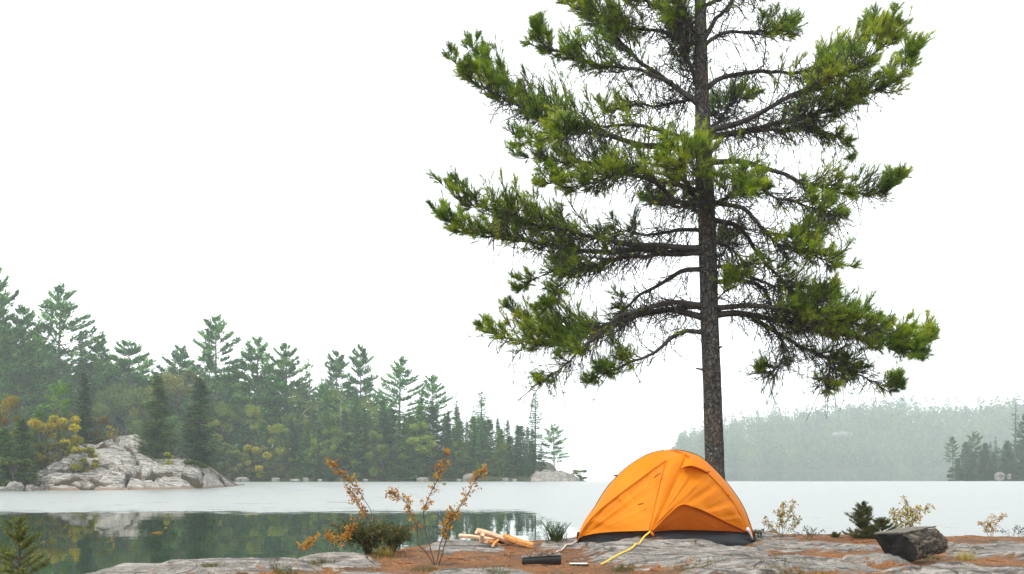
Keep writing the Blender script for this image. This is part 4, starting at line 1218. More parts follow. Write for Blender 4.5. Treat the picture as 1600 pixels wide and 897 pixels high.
LIMBS = [
    # left side, bottom to top
    dict(pts=[(1103, 520), (1062, 519), (1036, 535), (1008, 553), (975, 570), (940, 582), (915, 596)], k=-.35, r0=.042, fs=.48, dens=11, L2=.42, dead=.7),
    dict(pts=[(1103, 497), (1050, 487), (1000, 492), (940, 512), (880, 528), (820, 535), (775, 528), (745, 512)], k=.15, r0=.062, fs=.5, dens=17, L2=.62, bias=.08),
    dict(pts=[(1103, 478), (1050, 473), (1005, 480), (950, 503), (905, 540), (870, 572), (832, 600)], k=-.30, r0=.052, fs=.55, dens=7, L2=.42, dead=1.2),
    dict(pts=[(1103, 480), (1040, 482), (960, 500), (880, 520), (820, 512), (782, 484)], k=.45, r0=.045, fs=.45, dens=10, L2=.5),
    dict(pts=[(1100, 420), (1062, 425), (1022, 447), (985, 470), (955, 498), (900, 520)], k=.5, r0=.045, fs=.55, dens=5, L2=.4, dead=1.0),
    dict(pts=[(1100, 392), (1040, 397), (985, 392), (930, 396), (870, 386), (800, 372), (735, 362), (700, 355), (675, 338)], k=.1, r0=.07, fs=.38, dens=19, L2=.72, bias=.02),
    dict(pts=[(1100, 388), (1030, 385), (960, 378), (880, 360), (800, 340), (730, 325), (696, 312), (683, 292)], k=-.28, r0=.055, fs=.40, dens=14, L2=.66, bias=.0),
    dict(pts=[(1040, 397), (960, 405), (905, 420), (875, 445), (850, 475), (835, 492)], k=-.3, r0=.034, fs=.35, dens=9, L2=.45, dead=1.0),
    dict(pts=[(1000, 397), (930, 415), (870, 425), (815, 440), (806, 452)], k=.3, r0=.03, fs=.3, dens=13, L2=.5),
    dict(pts=[(1100, 362), (1078, 359), (1010, 364), (960, 362), (925, 370)], k=.6, r0=.038, fs=.6, dens=5, L2=.4, dead=1.5),
    dict(pts=[(1098, 322), (1055, 312), (1035, 290), (1010, 268), (975, 262), (930, 280), (880, 292), (848, 284)], k=-.45, r0=.05, fs=.32, dens=15, L2=.58, bias=.10),
    dict(pts=[(1097, 300), (1040, 285), (990, 275), (930, 255), (870, 252), (830, 250), (795, 243)], k=.35, r0=.042, fs=.45, dens=11, L2=.5),
    dict(pts=[(1095, 241), (1040, 229), (990, 224), (930, 206), (880, 188), (830, 162), (775, 130), (745, 105), (726, 72)], k=.1, r0=.062, fs=.42, dens=15, L2=.58, bias=.0),
    dict(pts=[(950, 212), (880, 200), (830, 180), (770, 150), (720, 118), (693, 90)], k=-.25, r0=.03, fs=.2, dens=12, L2=.45),
    dict(pts=[(1094, 226), (1030, 205), (960, 195), (900, 200), (840, 215), (800, 225)], k=-.5, r0=.04, fs=.4, dens=10, L2=.5),
    dict(pts=[(1093, 163), (1045, 132), (1000, 100), (960, 62), (925, 25), (885, 5), (870, -8)], k=.15, r0=.055, fs=.35, dens=14, L2=.6),
    dict(pts=[(1050, 130), (1000, 112), (950, 105), (895, 92), (855, 80), (836, 68), (827, 46)], k=-.35, r0=.035, fs=.28, dens=15, L2=.5),
    dict(pts=[(1094, 150), (1030, 165), (975, 165), (940, 175)], k=.6, r0=.03, fs=.5, dens=7, L2=.45, dead=1.6),
    dict(pts=[(1093, 128), (1075, 100), (1066, 60), (1050, 10), (1020, -40), (985, -70)], k=.25, r0=.04, fs=.3, dens=15, L2=.6),
    dict(pts=[(1093, 70), (1030, 50), (970, 40), (920, 20), (895, -5)], k=.45, r0=.04, fs=.3, dens=13, L2=.6),
    dict(pts=[(1093, 50), (1040, 20), (990, -10), (940, -40), (915, -70)], k=-.3, r0=.04, fs=.25, dens=13, L2=.6),
    # right side
    dict(pts=[(1115, 492), (1165, 489), (1210, 497), (1280, 512), (1350, 525), (1410, 540), (1445, 545), (1464, 528)], k=.05, r0=.06, fs=.22, dens=22, L2=.66, bias=.10),
    dict(pts=[(1115, 482), (1165, 480), (1230, 480), (1290, 492), (1350, 508), (1405, 522), (1462, 560)], k=-.35, r0=.05, fs=.25, dens=17, L2=.6, bias=.02),
    dict(pts=[(1170, 491), (1235, 530), (1290, 555), (1340, 580), (1390, 602), (1428, 605)], k=.4, r0=.035, fs=.35, dens=10, L2=.45, dead=1.3),
    dict(pts=[(1200, 500), (1222, 530), (1225, 560), (1205, 582), (1184, 580)], k=-.3, r0=.02, fs=.5, dens=5, L2=.3, dead=2.0),
    dict(pts=[(1300, 555), (1295, 580), (1290, 600), (1305, 610)], k=-.3, r0=.015, fs=.3, dens=7, L2=.3, dead=2.0),
    dict(pts=[(1114, 441), (1165, 440), (1195, 450), (1212, 480), (1250, 500), (1290, 510)], k=.3, r0=.042, fs=.6, dens=12, L2=.45, dead=.8),
    dict(pts=[(1113, 416), (1140, 418), (1175, 436), (1215, 443), (1270, 450), (1310, 470)], k=-.2, r0=.036, fs=.6, dens=9, L2=.4, dead=1.5),
    dict(pts=[(1112, 343), (1150, 352), (1172, 372), (1200, 410), (1235, 448), (1262, 466), (1300, 462)], k=.2, r0=.045, fs=.45, dens=7, L2=.45, dead=1.5),
    dict(pts=[(1112, 378), (1140, 385), (1160, 408), (1172, 425)], k=-.4, r0=.03, fs=.65, dens=7, L2=.35, dead=1.5),
    dict(pts=[(1110, 315), (1160, 325), (1190, 360), (1225, 385), (1270, 395), (1310, 410), (1326, 412)], k=-.35, r0=.045, fs=.45, dens=14, L2=.5),
    dict(pts=[(1190, 360), (1240, 370), (1285, 360), (1297, 352)], k=.3, r0=.025, fs=.3, dens=8, L2=.4, dead=1.5),
    dict(pts=[(1106, 253), (1165, 254), (1215, 266), (1270, 284), (1330, 298), (1380, 302), (1405, 295), (1417, 276)], k=.15, r0=.052, fs=.42, dens=16, L2=.5, bias=.08),
    dict(pts=[(1107, 270), (1160, 282), (1225, 310), (1280, 325), (1325, 333)], k=-.35, r0=.035, fs=.55, dens=7, L2=.4, dead=1.6),
    dict(pts=[(1104, 215), (1150, 207), (1210, 195), (1270, 180), (1340, 155), (1400, 130), (1430, 105), (1445, 78)], k=.1, r0=.06, fs=.3, dens=20, L2=.68, bias=.0),
    dict(pts=[(1104, 205), (1160, 190), (1220, 160), (1280, 135), (1340, 105), (1390, 75), (1411, 48)], k=-.3, r0=.055, fs=.32, dens=16, L2=.66, bias=.08),
    dict(pts=[(1103, 212), (1170, 205), (1240, 200), (1300, 205), (1340, 225), (1346, 238)], k=.4, r0=.04, fs=.4, dens=10, L2=.5, dead=1.3),
    dict(pts=[(1102, 140), (1130, 120), (1180, 112), (1250, 115), (1310, 90), (1360, 62), (1380, 36)], k=.3, r0=.045, fs=.4, dens=13, L2=.58),
    dict(pts=[(1101, 70), (1140, 48), (1185, 50), (1225, 52), (1250, 32)], k=-.2, r0=.035, fs=.45, dens=11, L2=.42),
    dict(pts=[(1100, 60), (1122, 30), (1145, 5), (1165, -25), (1200, -50)], k=.2, r0=.045, fs=.45, dens=9, L2=.5),
    dict(pts=[(1100, 10), (1140, -10), (1180, -10), (1215, -20)], k=-.3, r0=.035, fs=.3, dens=9, L2=.45),
    dict(pts=[(1106, 495), (1120, 470), (1135, 455), (1140, 438)], k=-.8, r0=.018, fs=.4, dens=8, L2=.3, dead=.6),
    # limbs that come towards the camera or go straight back
    dict(pts=[(1100, 330), (1080, 300), (1060, 270), (1045, 250), (1035, 240)], k=-2.4, r0=.05, fs=.35, dens=13, L2=.65, bias=.12),
    dict(pts=[(1104, 335), (1130, 310), (1155, 300), (1185, 292)], k=-2.0, r0=.045, fs=.3, dens=15, L2=.55, bias=.10),
    dict(pts=[(1100, 310), (1088, 290), (1085, 260), (1092, 235)], k=-6, r0=.04, fs=.35, dens=14, L2=.55, bias=.1),
    dict(pts=[(1098, 150), (1080, 120), (1072, 85), (1060, 50)], k=2.2, r0=.045, fs=.3, dens=13, L2=.6, bias=-.08),
    dict(pts=[(1094, 60), (1075, 40), (1062, 15), (1050, -15)], k=-2.2, r0=.04, fs=.3, dens=13, L2=.55, bias=-.05),
    dict(pts=[(1098, 220), (1120, 190), (1150, 160), (1170, 150)], k=2.6, r0=.04, fs=.35, dens=10, L2=.55, bias=-.05),
    dict(pts=[(1104, 340), (1085, 330), (1060, 320), (1010, 310)], k=1.8, r0=.04, fs=.4, dens=11, L2=.55, bias=-.05),
    dict(pts=[(1106, 410), (1125, 395), (1145, 370)], k=3.0, r0=.04, fs=.5, dens=8, L2=.5, dead=1.2),
    # above the frame, so the crown closes
    dict(pts=[(1092, -60), (1040, -90), (970, -110), (930, -140)], k=.2, r0=.035, fs=.25, dens=9, L2=.55),
    dict(pts=[(1092, -80), (1140, -110), (1210, -130), (1250, -160)], k=-.2, r0=.035, fs=.25, dens=9, L2=.55),
    dict(pts=[(1090, -170), (1040, -220), (1000, -250)], k=.4, r0=.03, fs=.2, dens=9, L2=.5),
    dict(pts=[(1090, -180), (1130, -230), (1160, -260)], k=-.4, r0=.03, fs=.2, dens=9, L2=.5),
    dict(pts=[(1088, -280), (1086, -330), (1087, -370)], k=.2, r0=.02, fs=.1, dens=12, L2=.4),
]
for i, L in enumerate(LIMBS):
    pine_limb(seed=i, **L)

# ------------------------------------------------------------------ the orange tent
TB = P(1045, 842, 13.6); TB[2] = gz(TB[0], 13.6)
tent = empty('dome_tent', TB, 'orange dome tent pitched on the rock in front of the tall pine', 'tent')


def curve(pts, n=48):
    a = np.array([P(*p) for p in pts])
    return spline(a, n)


def crease(U, Vv, seed, ku, kv, amp):
    return (fbm(U * ku, Vv * kv, seed, 3) - .5) * amp


def loft(A, B, rows, bulge=0.0, seed=0, wr=.012, ku=3, kv=9, off=None):
    """surface between two curves, pushed out along its normal"""
    A = np.asarray(A); B = np.asarray(B)
    v = np.linspace(0, 1, rows)[:, None, None]
    G = A[None] * (1 - v) + B[None] * v
    nrm = norm(np.cross(np.gradient(G, axis=1), np.gradient(G, axis=0)))
    cen = np.array([TB[0], 13.9, 1.3])
    fl = np.sum(nrm * (G - cen), -1, keepdims=True); nrm = nrm * np.sign(np.median(fl))
    u = np.linspace(0, 1, A.shape[0])[None, :] + 0 * v[..., 0]; vv = v[..., 0] + 0 * u
    h = bulge * np.sin(np.pi * vv) * np.minimum(1, np.sin(np.pi * np.clip(u, .02, .98)) * 2.2) + crease(u + .25 * vv, vv, seed, ku, kv, wr) * np.sin(np.pi * np.clip(vv, 0, 1)) ** .5
    if off is not None: h = h + off(u, vv)
    return G + nrm * h[..., None]


S_L = curve([(901, 846, 13.45), (927, 797, 13.5), (951, 759, 13.52), (980, 730, 13.55), (1013.8, 709.5, 13.58), (1047, 702, 13.6)])
S_R = curve([(1179, 844, 13.6), (1172, 819, 13.6), (1159, 788, 13.6), (1136, 755, 13.6), (1114, 731, 13.6), (1094, 714, 13.6), (1071.8, 705.5, 13.6), (1047, 702, 13.6)])
M_L = curve([(902.5, 844, 13.38), (914, 822, 13.3), (936, 797.5, 13.22), (969, 771, 13.15), (1013.8, 737.5, 13.1), (1040.5, 718.5, 13.12)])
M_R = curve([(1168, 831, 13.45), (1160, 812, 13.38), (1147.6, 788, 13.3), (1125, 759, 13.2), (1105, 739, 13.15), (1088, 724, 13.15), (1070, 709, 13.2)])
SP_L = curve([(1013.5, 829, 12.72), (1020, 800, 12.8), (1028, 765, 12.92), (1035, 738, 13.03), (1040.5, 718.5, 13.12)])
SP_R = curve([(1020, 828.5, 12.72), (1034, 797, 12.78), (1049, 762, 12.92), (1061, 732, 13.06), (1070, 709, 13.2)])
fly = MB()
fly.grid(loft(S_L, M_L, 14, .02, 1, .010, 2, 3))
fly.grid(loft(S_R, M_R, 14, .02, 2, .010, 2, 3))
# crown between both poles
top = np.array([P(1047, 702, 13.6), P(1040.5, 718.5, 13.12), P(1070, 709, 13.2), P(1071.8, 705.5, 13.6)])
tp2 = np.zeros((10, 10, 3)); uu = np.linspace(0, 1, 10)
for i, a_ in enumerate(uu):
    for j, c_ in enumerate(uu):
        tp2[i, j] = (top[0] * (1 - a_) + top[3] * a_) * (1 - c_) + (top[1] * (1 - a_) + top[2] * a_) * c_
tp2[..., 2] += (.012 * np.sin(np.pi * uu)[:, None] * np.sin(np.pi * uu)[None])
fly.grid(tp2)
# left front panel, its hem curving up from the corner
vl = np.linspace(0, 1, 48)[None, :]
ul = np.linspace(0, 1, 44)[:, None]
G = M_L[None] * (1 - ul[..., None]) + SP_L[None] * ul[..., None]
hem = (np.sin(np.pi * np.clip(ul, 0, 1) ** .55) * .055) * (1 - vl) ** 3
G[..., 2] += hem
ang = np.arctan2((G[..., 2] - 1.15), (SP_L[0, 0] - G[..., 0]) + .05)
dist = np.hypot(G[..., 2] - 1.15, G[..., 0] - SP_L[0, 0])
rid = (fbm(ang * 9, dist * 1.2, 61, 3) - .5) * .055 * np.clip(dist * 1.6, 0, 1)
ang2 = np.arctan2((G[..., 2] - M_L[0, 2]), (G[..., 0] - M_L[0, 0]) + .02)
rid = rid + (fbm(ang2 * 13, dist * .8, 62, 3) - .5) * .04
bow = -.035 * np.sin(np.pi * ul) * np.sin(np.pi * np.clip(vl + .1, 0, 1))
edge = np.minimum(1, np.minimum(ul, 1 - ul) * 12)
G[..., 1] -= (rid * edge + bow * 1.0)
fly.grid(G)
# spine band
G = loft(SP_L, SP_R, 9, .030, 5, .012, 5, 2)
fly.grid(G)
# right front panel above the fold
FOLD = curve([(1020, 828.5, 12.70), (1040, 808, 12.74), (1063, 789, 12.80), (1082, 791.5, 12.86), (1103, 799.5, 12.95), (1136, 816, 13.18), (1168, 831, 13.45)], 80)
UP = np.vstack([SP_R, M_R[::-1][1:]]); UP = spline(UP[::4], 80)
G = loft(FOLD, UP, 44, .03, 6, .0)
ang = np.arctan2(G[..., 2] - 1.2, G[..., 0] - SP_R[0, 0] + .04); dist = np.hypot(G[..., 2] - 1.2, G[..., 0] - SP_R[0, 0])
vv = np.linspace(0, 1, 44)[:, None]
G[..., 1] -= ((fbm(ang * 12, dist * 1.0, 63, 3) - .5) * .07 + (fbm((G[..., 0] + G[..., 2]) * 9, (G[..., 0] - G[..., 2]) * 2.2, 64, 3) - .5) * .03) * np.sin(np.pi * vv) ** .4
fly.grid(G)
# back panels (the side away from the camera)
BV = np.array([P(901, 846, 13.45), P(925, 838, 14.0), P(1040, 834, 14.6), P(1150, 836, 14.1), P(1179, 844, 13.6)])
BV[:, 2] = 1.10
Ball = np.vstack([S_L, S_R[::-1][1:]]); Ball = spline(Ball[::4], 90)
fly.grid(loft(spline(BV, 90), Ball, 26, .06, 8, .02))
fly_o = fly.build('fly', M['tent'], tent, smooth=True)
# double-layer lower flap tucked behind the fold; its shadow painted in as deeper orange
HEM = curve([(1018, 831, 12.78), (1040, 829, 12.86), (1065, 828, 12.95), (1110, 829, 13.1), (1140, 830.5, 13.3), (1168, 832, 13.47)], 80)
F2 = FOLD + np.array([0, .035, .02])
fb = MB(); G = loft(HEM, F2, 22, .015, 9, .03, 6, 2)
fb.grid(G); tag(fb.build('shade_tinted_flap', M['tent_dark'], tent, smooth=True), 'triangular flap at the lower right, its shade painted in as darker burnt orange')
# vent hood
vb = MB()
VA = curve([(1064, 731.5, 13.02), (1078, 727.5, 12.96), (1092, 731, 13.0), (1107, 739, 13.12)], 30)
VB2 = curve([(1072, 716, 13.16), (1083, 717, 13.14), (1094, 724, 13.14), (1107, 738, 13.15)], 30)
G = loft(VA, VB2, 8, .012, 10, .006)
vb.grid(G); vb.tubes(VA, .006, 5)
vb.build('vent_hood', M['tent'], tent, smooth=True)
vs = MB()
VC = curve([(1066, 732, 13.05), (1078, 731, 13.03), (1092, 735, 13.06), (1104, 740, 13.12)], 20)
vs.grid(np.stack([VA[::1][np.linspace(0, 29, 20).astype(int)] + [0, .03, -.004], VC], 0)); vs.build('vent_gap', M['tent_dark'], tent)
# seams and zips
for nm, crv, r_, mt in [('seam', M_L, .0065, 'tent'), ('seam', M_R, .0065, 'tent'), ('seam', SP_L, .006, 'tent'), ('seam', SP_R, .006, 'tent'), ('hem', FOLD, .0055, 'tent')]:
    sb = MB(); sb.tubes(crv - [0, .012, 0], r_, 6); sb.build(nm, M[mt], tent, smooth=True)
# little slits and toggles
for a_, c_, nm in [((1021, 747.5, 12.94), (1033, 739, 12.95), 'tie_loop'), ((997, 789, 12.85), (1006, 787, 12.83), 'zip_pull')]:
    sb = MB(); A0, A1 = P(*a_), P(*c_); s = np.linspace(0, 1, 6)[:, None]
    sb.tubes(A0 + (A1 - A0) * s + ZUP * np.sin(s * 3.14) * .008, np.array([.004, .010, .013, .012, .009, .004]), 6)
    sb.build(nm, M['tent_dark'], tent, smooth=True)
for a_ in [(1107, 737, 13.10), (1137, 774, 13.24), (961.5, 743, 13.5)]:
    sb = MB(); c_ = P(*a_); s = np.linspace(-1, 1, 4)[:, None]
    sb.tubes(c_ + np.array([.026, 0, .006]) * s, np.array([.007, .012, .012, .007]), 6); sb.build('toggle', M['tent_dark' if a_[0] > 1000 else 'black'], tent, smooth=True)
# floor tub
FT = curve([(902, 846, 13.45), (925, 836, 13.38), (950, 832, 13.25), (1014, 830, 12.98), (1066, 830, 13.1), (1120, 831, 13.3), (1168, 833, 13.52), (1178, 842, 13.62)], 70)
FTB = FT.copy()
for i in range(70):
    FTB[i, 1] = FT[i, 1] - .03 - .03 * np.sin(i / 69 * np.pi)
    FTB[i, 2] = min(gz(FTB[i, 0], FTB[i, 1]) - .02, FT[i, 2] - .01)
tb = MB(); G = loft(FTB, FT + ZUP * .02, 12, .02, 12, .05, 14, 2); tb.grid(G)
BB = spline(BV, 40); BB2 = BB.copy(); BB2[:, 2] = .85; BB[:, 1] -= .05; BB2[:, 1] -= .05; BB[:, 2] += .04
tb.grid(np.stack([BB, BB2], 0))
tag(tb.build('floor_tub', M['tub'], tent, smooth=True), 'dark grey waterproof floor showing under the hem')
# poles
for crv in (S_L, S_R):
    pb = MB(); dr = np.zeros_like(crv); dr[:, 0] = np.sign(crv[:, 0] - P(1047, 702, 13.6)[0]) * .004; dr[:, 2] = .003
    pb.tubes((crv + dr)[:46], .0045, 6); pb.build('pole', M['black'], tent, smooth=True)
# right foot: webbing, foot, left foot cord
fb = MB(); a0, a1 = P(1167, 826, 13.4), P(1176, 843, 13.5); s = np.linspace(0, 1, 5)[:, None]
fb.tubes(a0 + (a1 - a0) * s + ZUP * np.sin(s * 3.14) * .02, np.array([.028, .026, .02, .014, .012]), 6); fb.build('corner_strap', M['white_web'], tent, smooth=True)
fb = MB(); a0 = P(1179, 838, 13.55); g0 = np.array([a0[0] + .02, 13.52, gz(a0[0] + .02, 13.52) - .01])
fb.tubes(a0 + (g0 - a0) * s, np.array([.02, .024, .02, .026, .022]), 7)
fb.tubes(g0 + np.array([[-.06, -.02, .02]]) * (1 - s) + np.array([[.06, -.03, .012]]) * s, .014, 6)
fb.build('pole_foot', M['black'], tent, smooth=True)


def draped(name, pts, r, mat, flat=1.0, lift=.012):
    g = np.array([ground_at(*p) for p in pts]); c_ = spline(g, 40); z = ground_parts(c_[:, 0], c_[:, 1])[0]
    c_[:, 2] = np.maximum(z + lift, 0)
    return c_


v0 = P(1016, 830, 12.70)
c_ = draped('', [(1004, 846), (992, 855), (975, 865), (955, 875), (940, 884)], .012, None)
c_ = np.vstack([spline([v0, v0 * .5 + c_[0] * .5 + ZUP * .01, c_[0]], 12)[:-1], c_]); c_ = spline(c_[::2], 70)
z = ground_parts(c_[:, 0], c_[:, 1])[0]; c_[:, 2] = np.maximum(c_[:, 2], z + .014)
for _ in range(30): c_[2:-1, 2] = np.maximum((c_[1:-2, 2] + c_[2:-1, 2] + c_[3:, 2]) / 3, z[2:-1] + .006)
for _ in range(25): c_[1:-1] = (c_[:-2] + 2 * c_[1:-1] + c_[2:]) / 4
z = ground_parts(c_[:, 0], c_[:, 1])[0]; zt_ = np.maximum(c_[:, 2], z + .012); kz = np.convolve(np.pad(zt_, 7, mode='edge'), np.hanning(17)[1:-1] / np.hanning(17)[1:-1].sum(), 'valid'); kz[0] = c_[0, 2]; kz[1] = (kz[0] + kz[2]) / 2; c_[:, 2] = np.maximum(kz, z + .002)
gb = MB(); gb.tubes(c_, .0105, 8); tag(gb.build('guy_line', M['yellow_rope'], tent, smooth=True), 'yellow webbing line running forward over the rock')
sb = MB(); sb.tubes(v0 + np.array([[.02, -.02, -.03]]) * np.linspace(0, 1, 4)[:, None] * 2, np.array([.012, .022, .02, .01]), 6); sb.build('line_toggle', M['tent_dark'], tent, smooth=True)
v1 = P(902, 845, 13.42)
c_ = draped('', [(893, 853), (880, 860), (868, 866)], .008, None, lift=.02)
c_ = spline(np.vstack([v1[None], c_[::4]]), 40); z = ground_parts(c_[:, 0], c_[:, 1])[0]; c_[:, 2] = np.maximum(c_[:, 2], z + .01)
gb = MB(); gb.tubes(c_, .011, 6); tag(gb.build('guy_line', M['cord'], tent, smooth=True), 'pale cord from the left corner')


# ------------------------------------------------------------------ firewood
def split_log(p0, p1, r, seed, mat, label, prof=5, half=.8):
    """a split stick of firewood between two world points"""
    rng = np.random.default_rng(seed)
    p0 = np.array(p0); p1 = np.array(p1); ax = norm(p1 - p0); sd = norm(np.cross(ax, ZUP)); up = np.cross(sd, ax)
    th = np.sort(rng.uniform(0, 2 * np.pi / prof * .45, prof) + np.arange(prof) * 2 * np.pi / prof)
    rad = r * rng.uniform(.75, 1.2, prof)
    corners = np.stack([np.cos(th) * rad, np.sin(th) * rad * half], -1)
    ring = []
    for i in range(prof):
        a_, c_ = corners[i], corners[(i + 1) % prof]
        for t in (0, .07, .35, .65, .93):
            q = a_ * (1 - t) + c_ * t
            ring.append(q * (1 - (.06 if t == 0 else 0)))
    ring = np.array(ring); m = 16
    s = np.linspace(0, 1, m)
    b = MB()
    G = np.zeros((m, len(ring), 3))
    for i, t in enumerate(s):
        sc = 1 + (vnoise(t * 3 + seed, 1.7, seed) - .5) * .25
        jit = (vnoise(np.arange(len(ring)) * .8, np.full(len(ring), t * 5), seed + 3) - .5) * r * .16
        q = ring * sc + jit[:, None] * norm(ring)
        bend = up * (np.sin(t * np.pi) * r * .25 * rng.uniform(.8, 1.0)) * (1 if seed % 2 else -1)
        G[i] = p0 + (p1 - p0) * t + bend + sd * q[:, :1] + up * q[:, 1:]
    b.grid(G, closed=True)
    root = (p0 + p1) / 2
    o = tag(b.build('firewood_log', M[mat], smooth=False, loc=root), label, 'firewood', 'split firewood in a small heap')
    for gi, sgn in ((0, -1), (m - 1, 1)):
        e = MB(); ctr = G[gi].mean(0) + ax * sgn * .004
        V = np.vstack([ctr[None], G[gi] + ax * sgn * .003]); k = len(ring)
        e.add(V, np.array([[0, 1 + i, 1 + (i + 1) % k] for i in range(k)]))
        eo = e.build('end_grain', M['end_grain'], None, loc=root); eo.parent = o; eo.location = (0, 0, 0)
    return o


WY = ground_at(765, 853)[1]


def wp(px, py, dy=0.0):
    return P(px, py, WY + dy)


split_log(wp(717, 837, .35), wp(775, 845, .25), .048, 1, 'pale_wood', 'pale pinkish split log lying at the left of the firewood heap', 4)
split_log(wp(745, 830, .10), wp(798, 848, .30), .062, 3, 'pale_wood', 'pale split log lying across the top of the firewood heap', 4, .8)
split_log(wp(788, 838, .25), wp(833, 853, .05), .046, 4, 'orange_wood', 'orange brown log at the right of the firewood heap', 5, .9)
split_log(wp(754, 835, -.10), wp(752, 848, .10), .040, 5, 'pale_wood', 'short upright split stick at the left front of the heap', 5)
split_log(wp(761, 846, -.05), wp(779, 852, .12), .032, 7, 'orange_wood', 'short knobby yellow stick under the crossing log', 6)
split_log(wp(770, 853, -.1), wp(778, 844, .15), .022, 9, 'orange_wood', 'stubby twig of wood poking out of the heap front', 5)
split_log(wp(775, 845, .5), wp(822, 851, .38), .035, 10, 'char', 'dark log lying behind and under the firewood heap', 6)


# ------------------------------------------------------------------ black case and small bar
def rbox(b, cx, cy, w_, d_, zbl, zbr, zt_l, zt_r, r=.012, rot=0.0):
    """bevelled box with its top sloping from left to right"""
    n = 6
    pts = []
    for sx, sy, a0 in ((1, 1, 0), (-1, 1, 90), (-1, -1, 180), (1, -1, 270)):
        for k in range(n):
            a = math.radians(a0 + 90 * k / (n - 1)); pts.append((sx * (w_ / 2 - r) + r * math.cos(a), sy * (d_ / 2 - r) + r * math.sin(a)))
    pts = np.array(pts); c_, s_ = math.cos(rot), math.sin(rot)
    rings = []
    for ins, lev in ((r * .8, 0), (0, .12), (0, .88), (r * .35, .965), (r, 1.0)):
        q = pts * (1 - ins / np.array([w_ / 2, d_ / 2]))
        f = (q[:, :1] / w_ + .5)
        zb = zbl * (1 - f) + zbr * f; zt = zt_l * (1 - f) + zt_r * f
        xy = np.stack([cx + q[:, 0] * c_ - q[:, 1] * s_, cy + q[:, 0] * s_ + q[:, 1] * c_], -1)
        rings.append(np.concatenate([xy, zb + (zt - zb) * lev], 1))
    G = np.array(rings); b.grid(G, closed=True); k = len(pts)
    b.add(G[-1], [np.arange(k)[None]]); b.add(G[0], [np.arange(k)[None, ::-1]])


g = ground_at(846, 881); bx = g.copy(); wv = 61 / F * g[1]
zb = g[2] - .012
root = empty('storage_box', (bx[0], bx[1] + .11, zb), 'low black flat box lying on the needle litter left of the tent', 'box')
b = MB(); rbox(b, bx[0], bx[1] + .11, wv, .24, zb, zb, zb + .072, zb + .10, .010, .02); b.build('case', M['black'], root)
b = MB(); rbox(b, bx[0], bx[1] + .11, wv + .008, .248, zb + .073, zb + .101, zb + .080, zb + .108, .010, .02); b.build('lid', M['black'], root)
b = MB()
rg = np.random.default_rng(4); n = 500
ax_ = rg.normal(size=n) * wv * .19; ay_ = rg.normal(size=n) * .055
hh = .03 * np.exp(-(ax_ / (wv * .28)) ** 2 - (ay_ / .08) ** 2)
c_ = np.stack([bx[0] + ax_, bx[1] + .12 + ay_, zb + .094 + ax_ / wv * .028 + hh * rg.random(n)], -1)
keep = (np.abs(ax_) < wv * .46) & (np.abs(ay_) < .11)
v = rg.normal(size=(n, 4, 3)) * .011
V = (c_[:, None] + v)[keep].reshape(-1, 3); i = np.arange(keep.sum())[:, None] * 4
b.add(V, np.concatenate([i + [0, 1, 2], i + [0, 2, 3], i + [1, 2, 3], i + [0, 1, 3]]))
tag(b.build('bark_crumbs', M['ash'], None, loc=(bx[0], bx[1] + .12, zb + .1)), 'small heap of pale bark crumbs on top of the black box', 'bark crumbs', kind='stuff')
g = ground_at(905, 885); wv = 30 / F * g[1]
root = empty('flat_bar', (g[0], g[1] + .03, g[2]), 'small black bar with a white upper edge beside the black box', 'bar')
b = MB(); rbox(b, g[0], g[1] + .03, wv, .05, g[2] - .004, g[2] - .004, g[2] + .022, g[2] + .022, .008, -.03); b.build('body', M['black'], root)
b = MB(); rbox(b, g[0] - .005, g[1] + .03, wv * .95, .046, g[2] + .0225, g[2] + .0225, g[2] + .034, g[2] + .034, .006, -.03); b.build('top_strip', M['white_web'], root)

# ------------------------------------------------------------------ charred split log
g = ground_at(1420, 872); LY = g[1]
root = empty('cut_log', (g[0], LY + .15, g[2]), 'short thick charred log with a flat sawn top, right of the tent', 'log')
AX = np.array([.54, .44, .045])          # the log lies away to the right


def prism(outline, t0, t1, m, seed, rough, cap0, name, mat, capmat, shear=None):
    """outline: closed world-space ring (near end) swept along AX"""
    k = len(outline); ctr = outline.mean(0); rad = norm(outline - ctr)
    al = np.r_[0, np.cumsum(np.linalg.norm(np.diff(outline, axis=0), axis=1))]
    G = np.zeros((m, k, 3))
    for i in range(m):
        t = t0 + (t1 - t0) * i / (m - 1)
        n_ = (fbm(al * 26, np.full(k, t * 5.), seed, 4) - .5) * rough + (fbm(al * 6, np.full(k, t * 3.), seed + 9, 3) - .5) * rough * 1.4
        n_[-1] = n_[0]
        sc = 1 - .10 * t
        end = (fbm(al * 9, np.full(k, 2.), seed + 4, 3) - .5) * .06 * (1 if i in (0, m - 1) else 0); end[-1] = end[0]
        G[i] = ctr + (outline - ctr) * sc + AX * t + rad * n_[:, None] + AX * end[:, None]
    b = MB(); b.grid(G); o = b.build(name, M[mat], root, smooth=True)
    for gi, sg in ((0, -1), (m - 1, 1)):
        e = MB(); c0 = G[gi].mean(0)
        rings = [G[gi]] + [c0 + (G[gi] - c0) * f + norm(AX) * sg * ((fbm(al * 8, np.full(k, f * 5), seed + 20, 3) - .5) * .03)[:, None] for f in (.8, .6, .4, .2, .03)]
        for r_ in rings[1:]: r_[-1] = r_[0]
        e.grid(np.array(rings)); e.build('cut_end', M[capmat], root)
    return G


def ring_px(pts, Y, n):
    p_ = np.array([P(a, b_, Y) for a, b_ in pts] + [P(*pts[0], Y)])
    d_ = np.r_[0, np.cumsum(np.linalg.norm(np.diff(p_, axis=0), axis=1))]; u = np.linspace(0, d_[-1], n)
    return np.stack([np.interp(u, d_, p_[:, j]) for j in range(3)], -1)


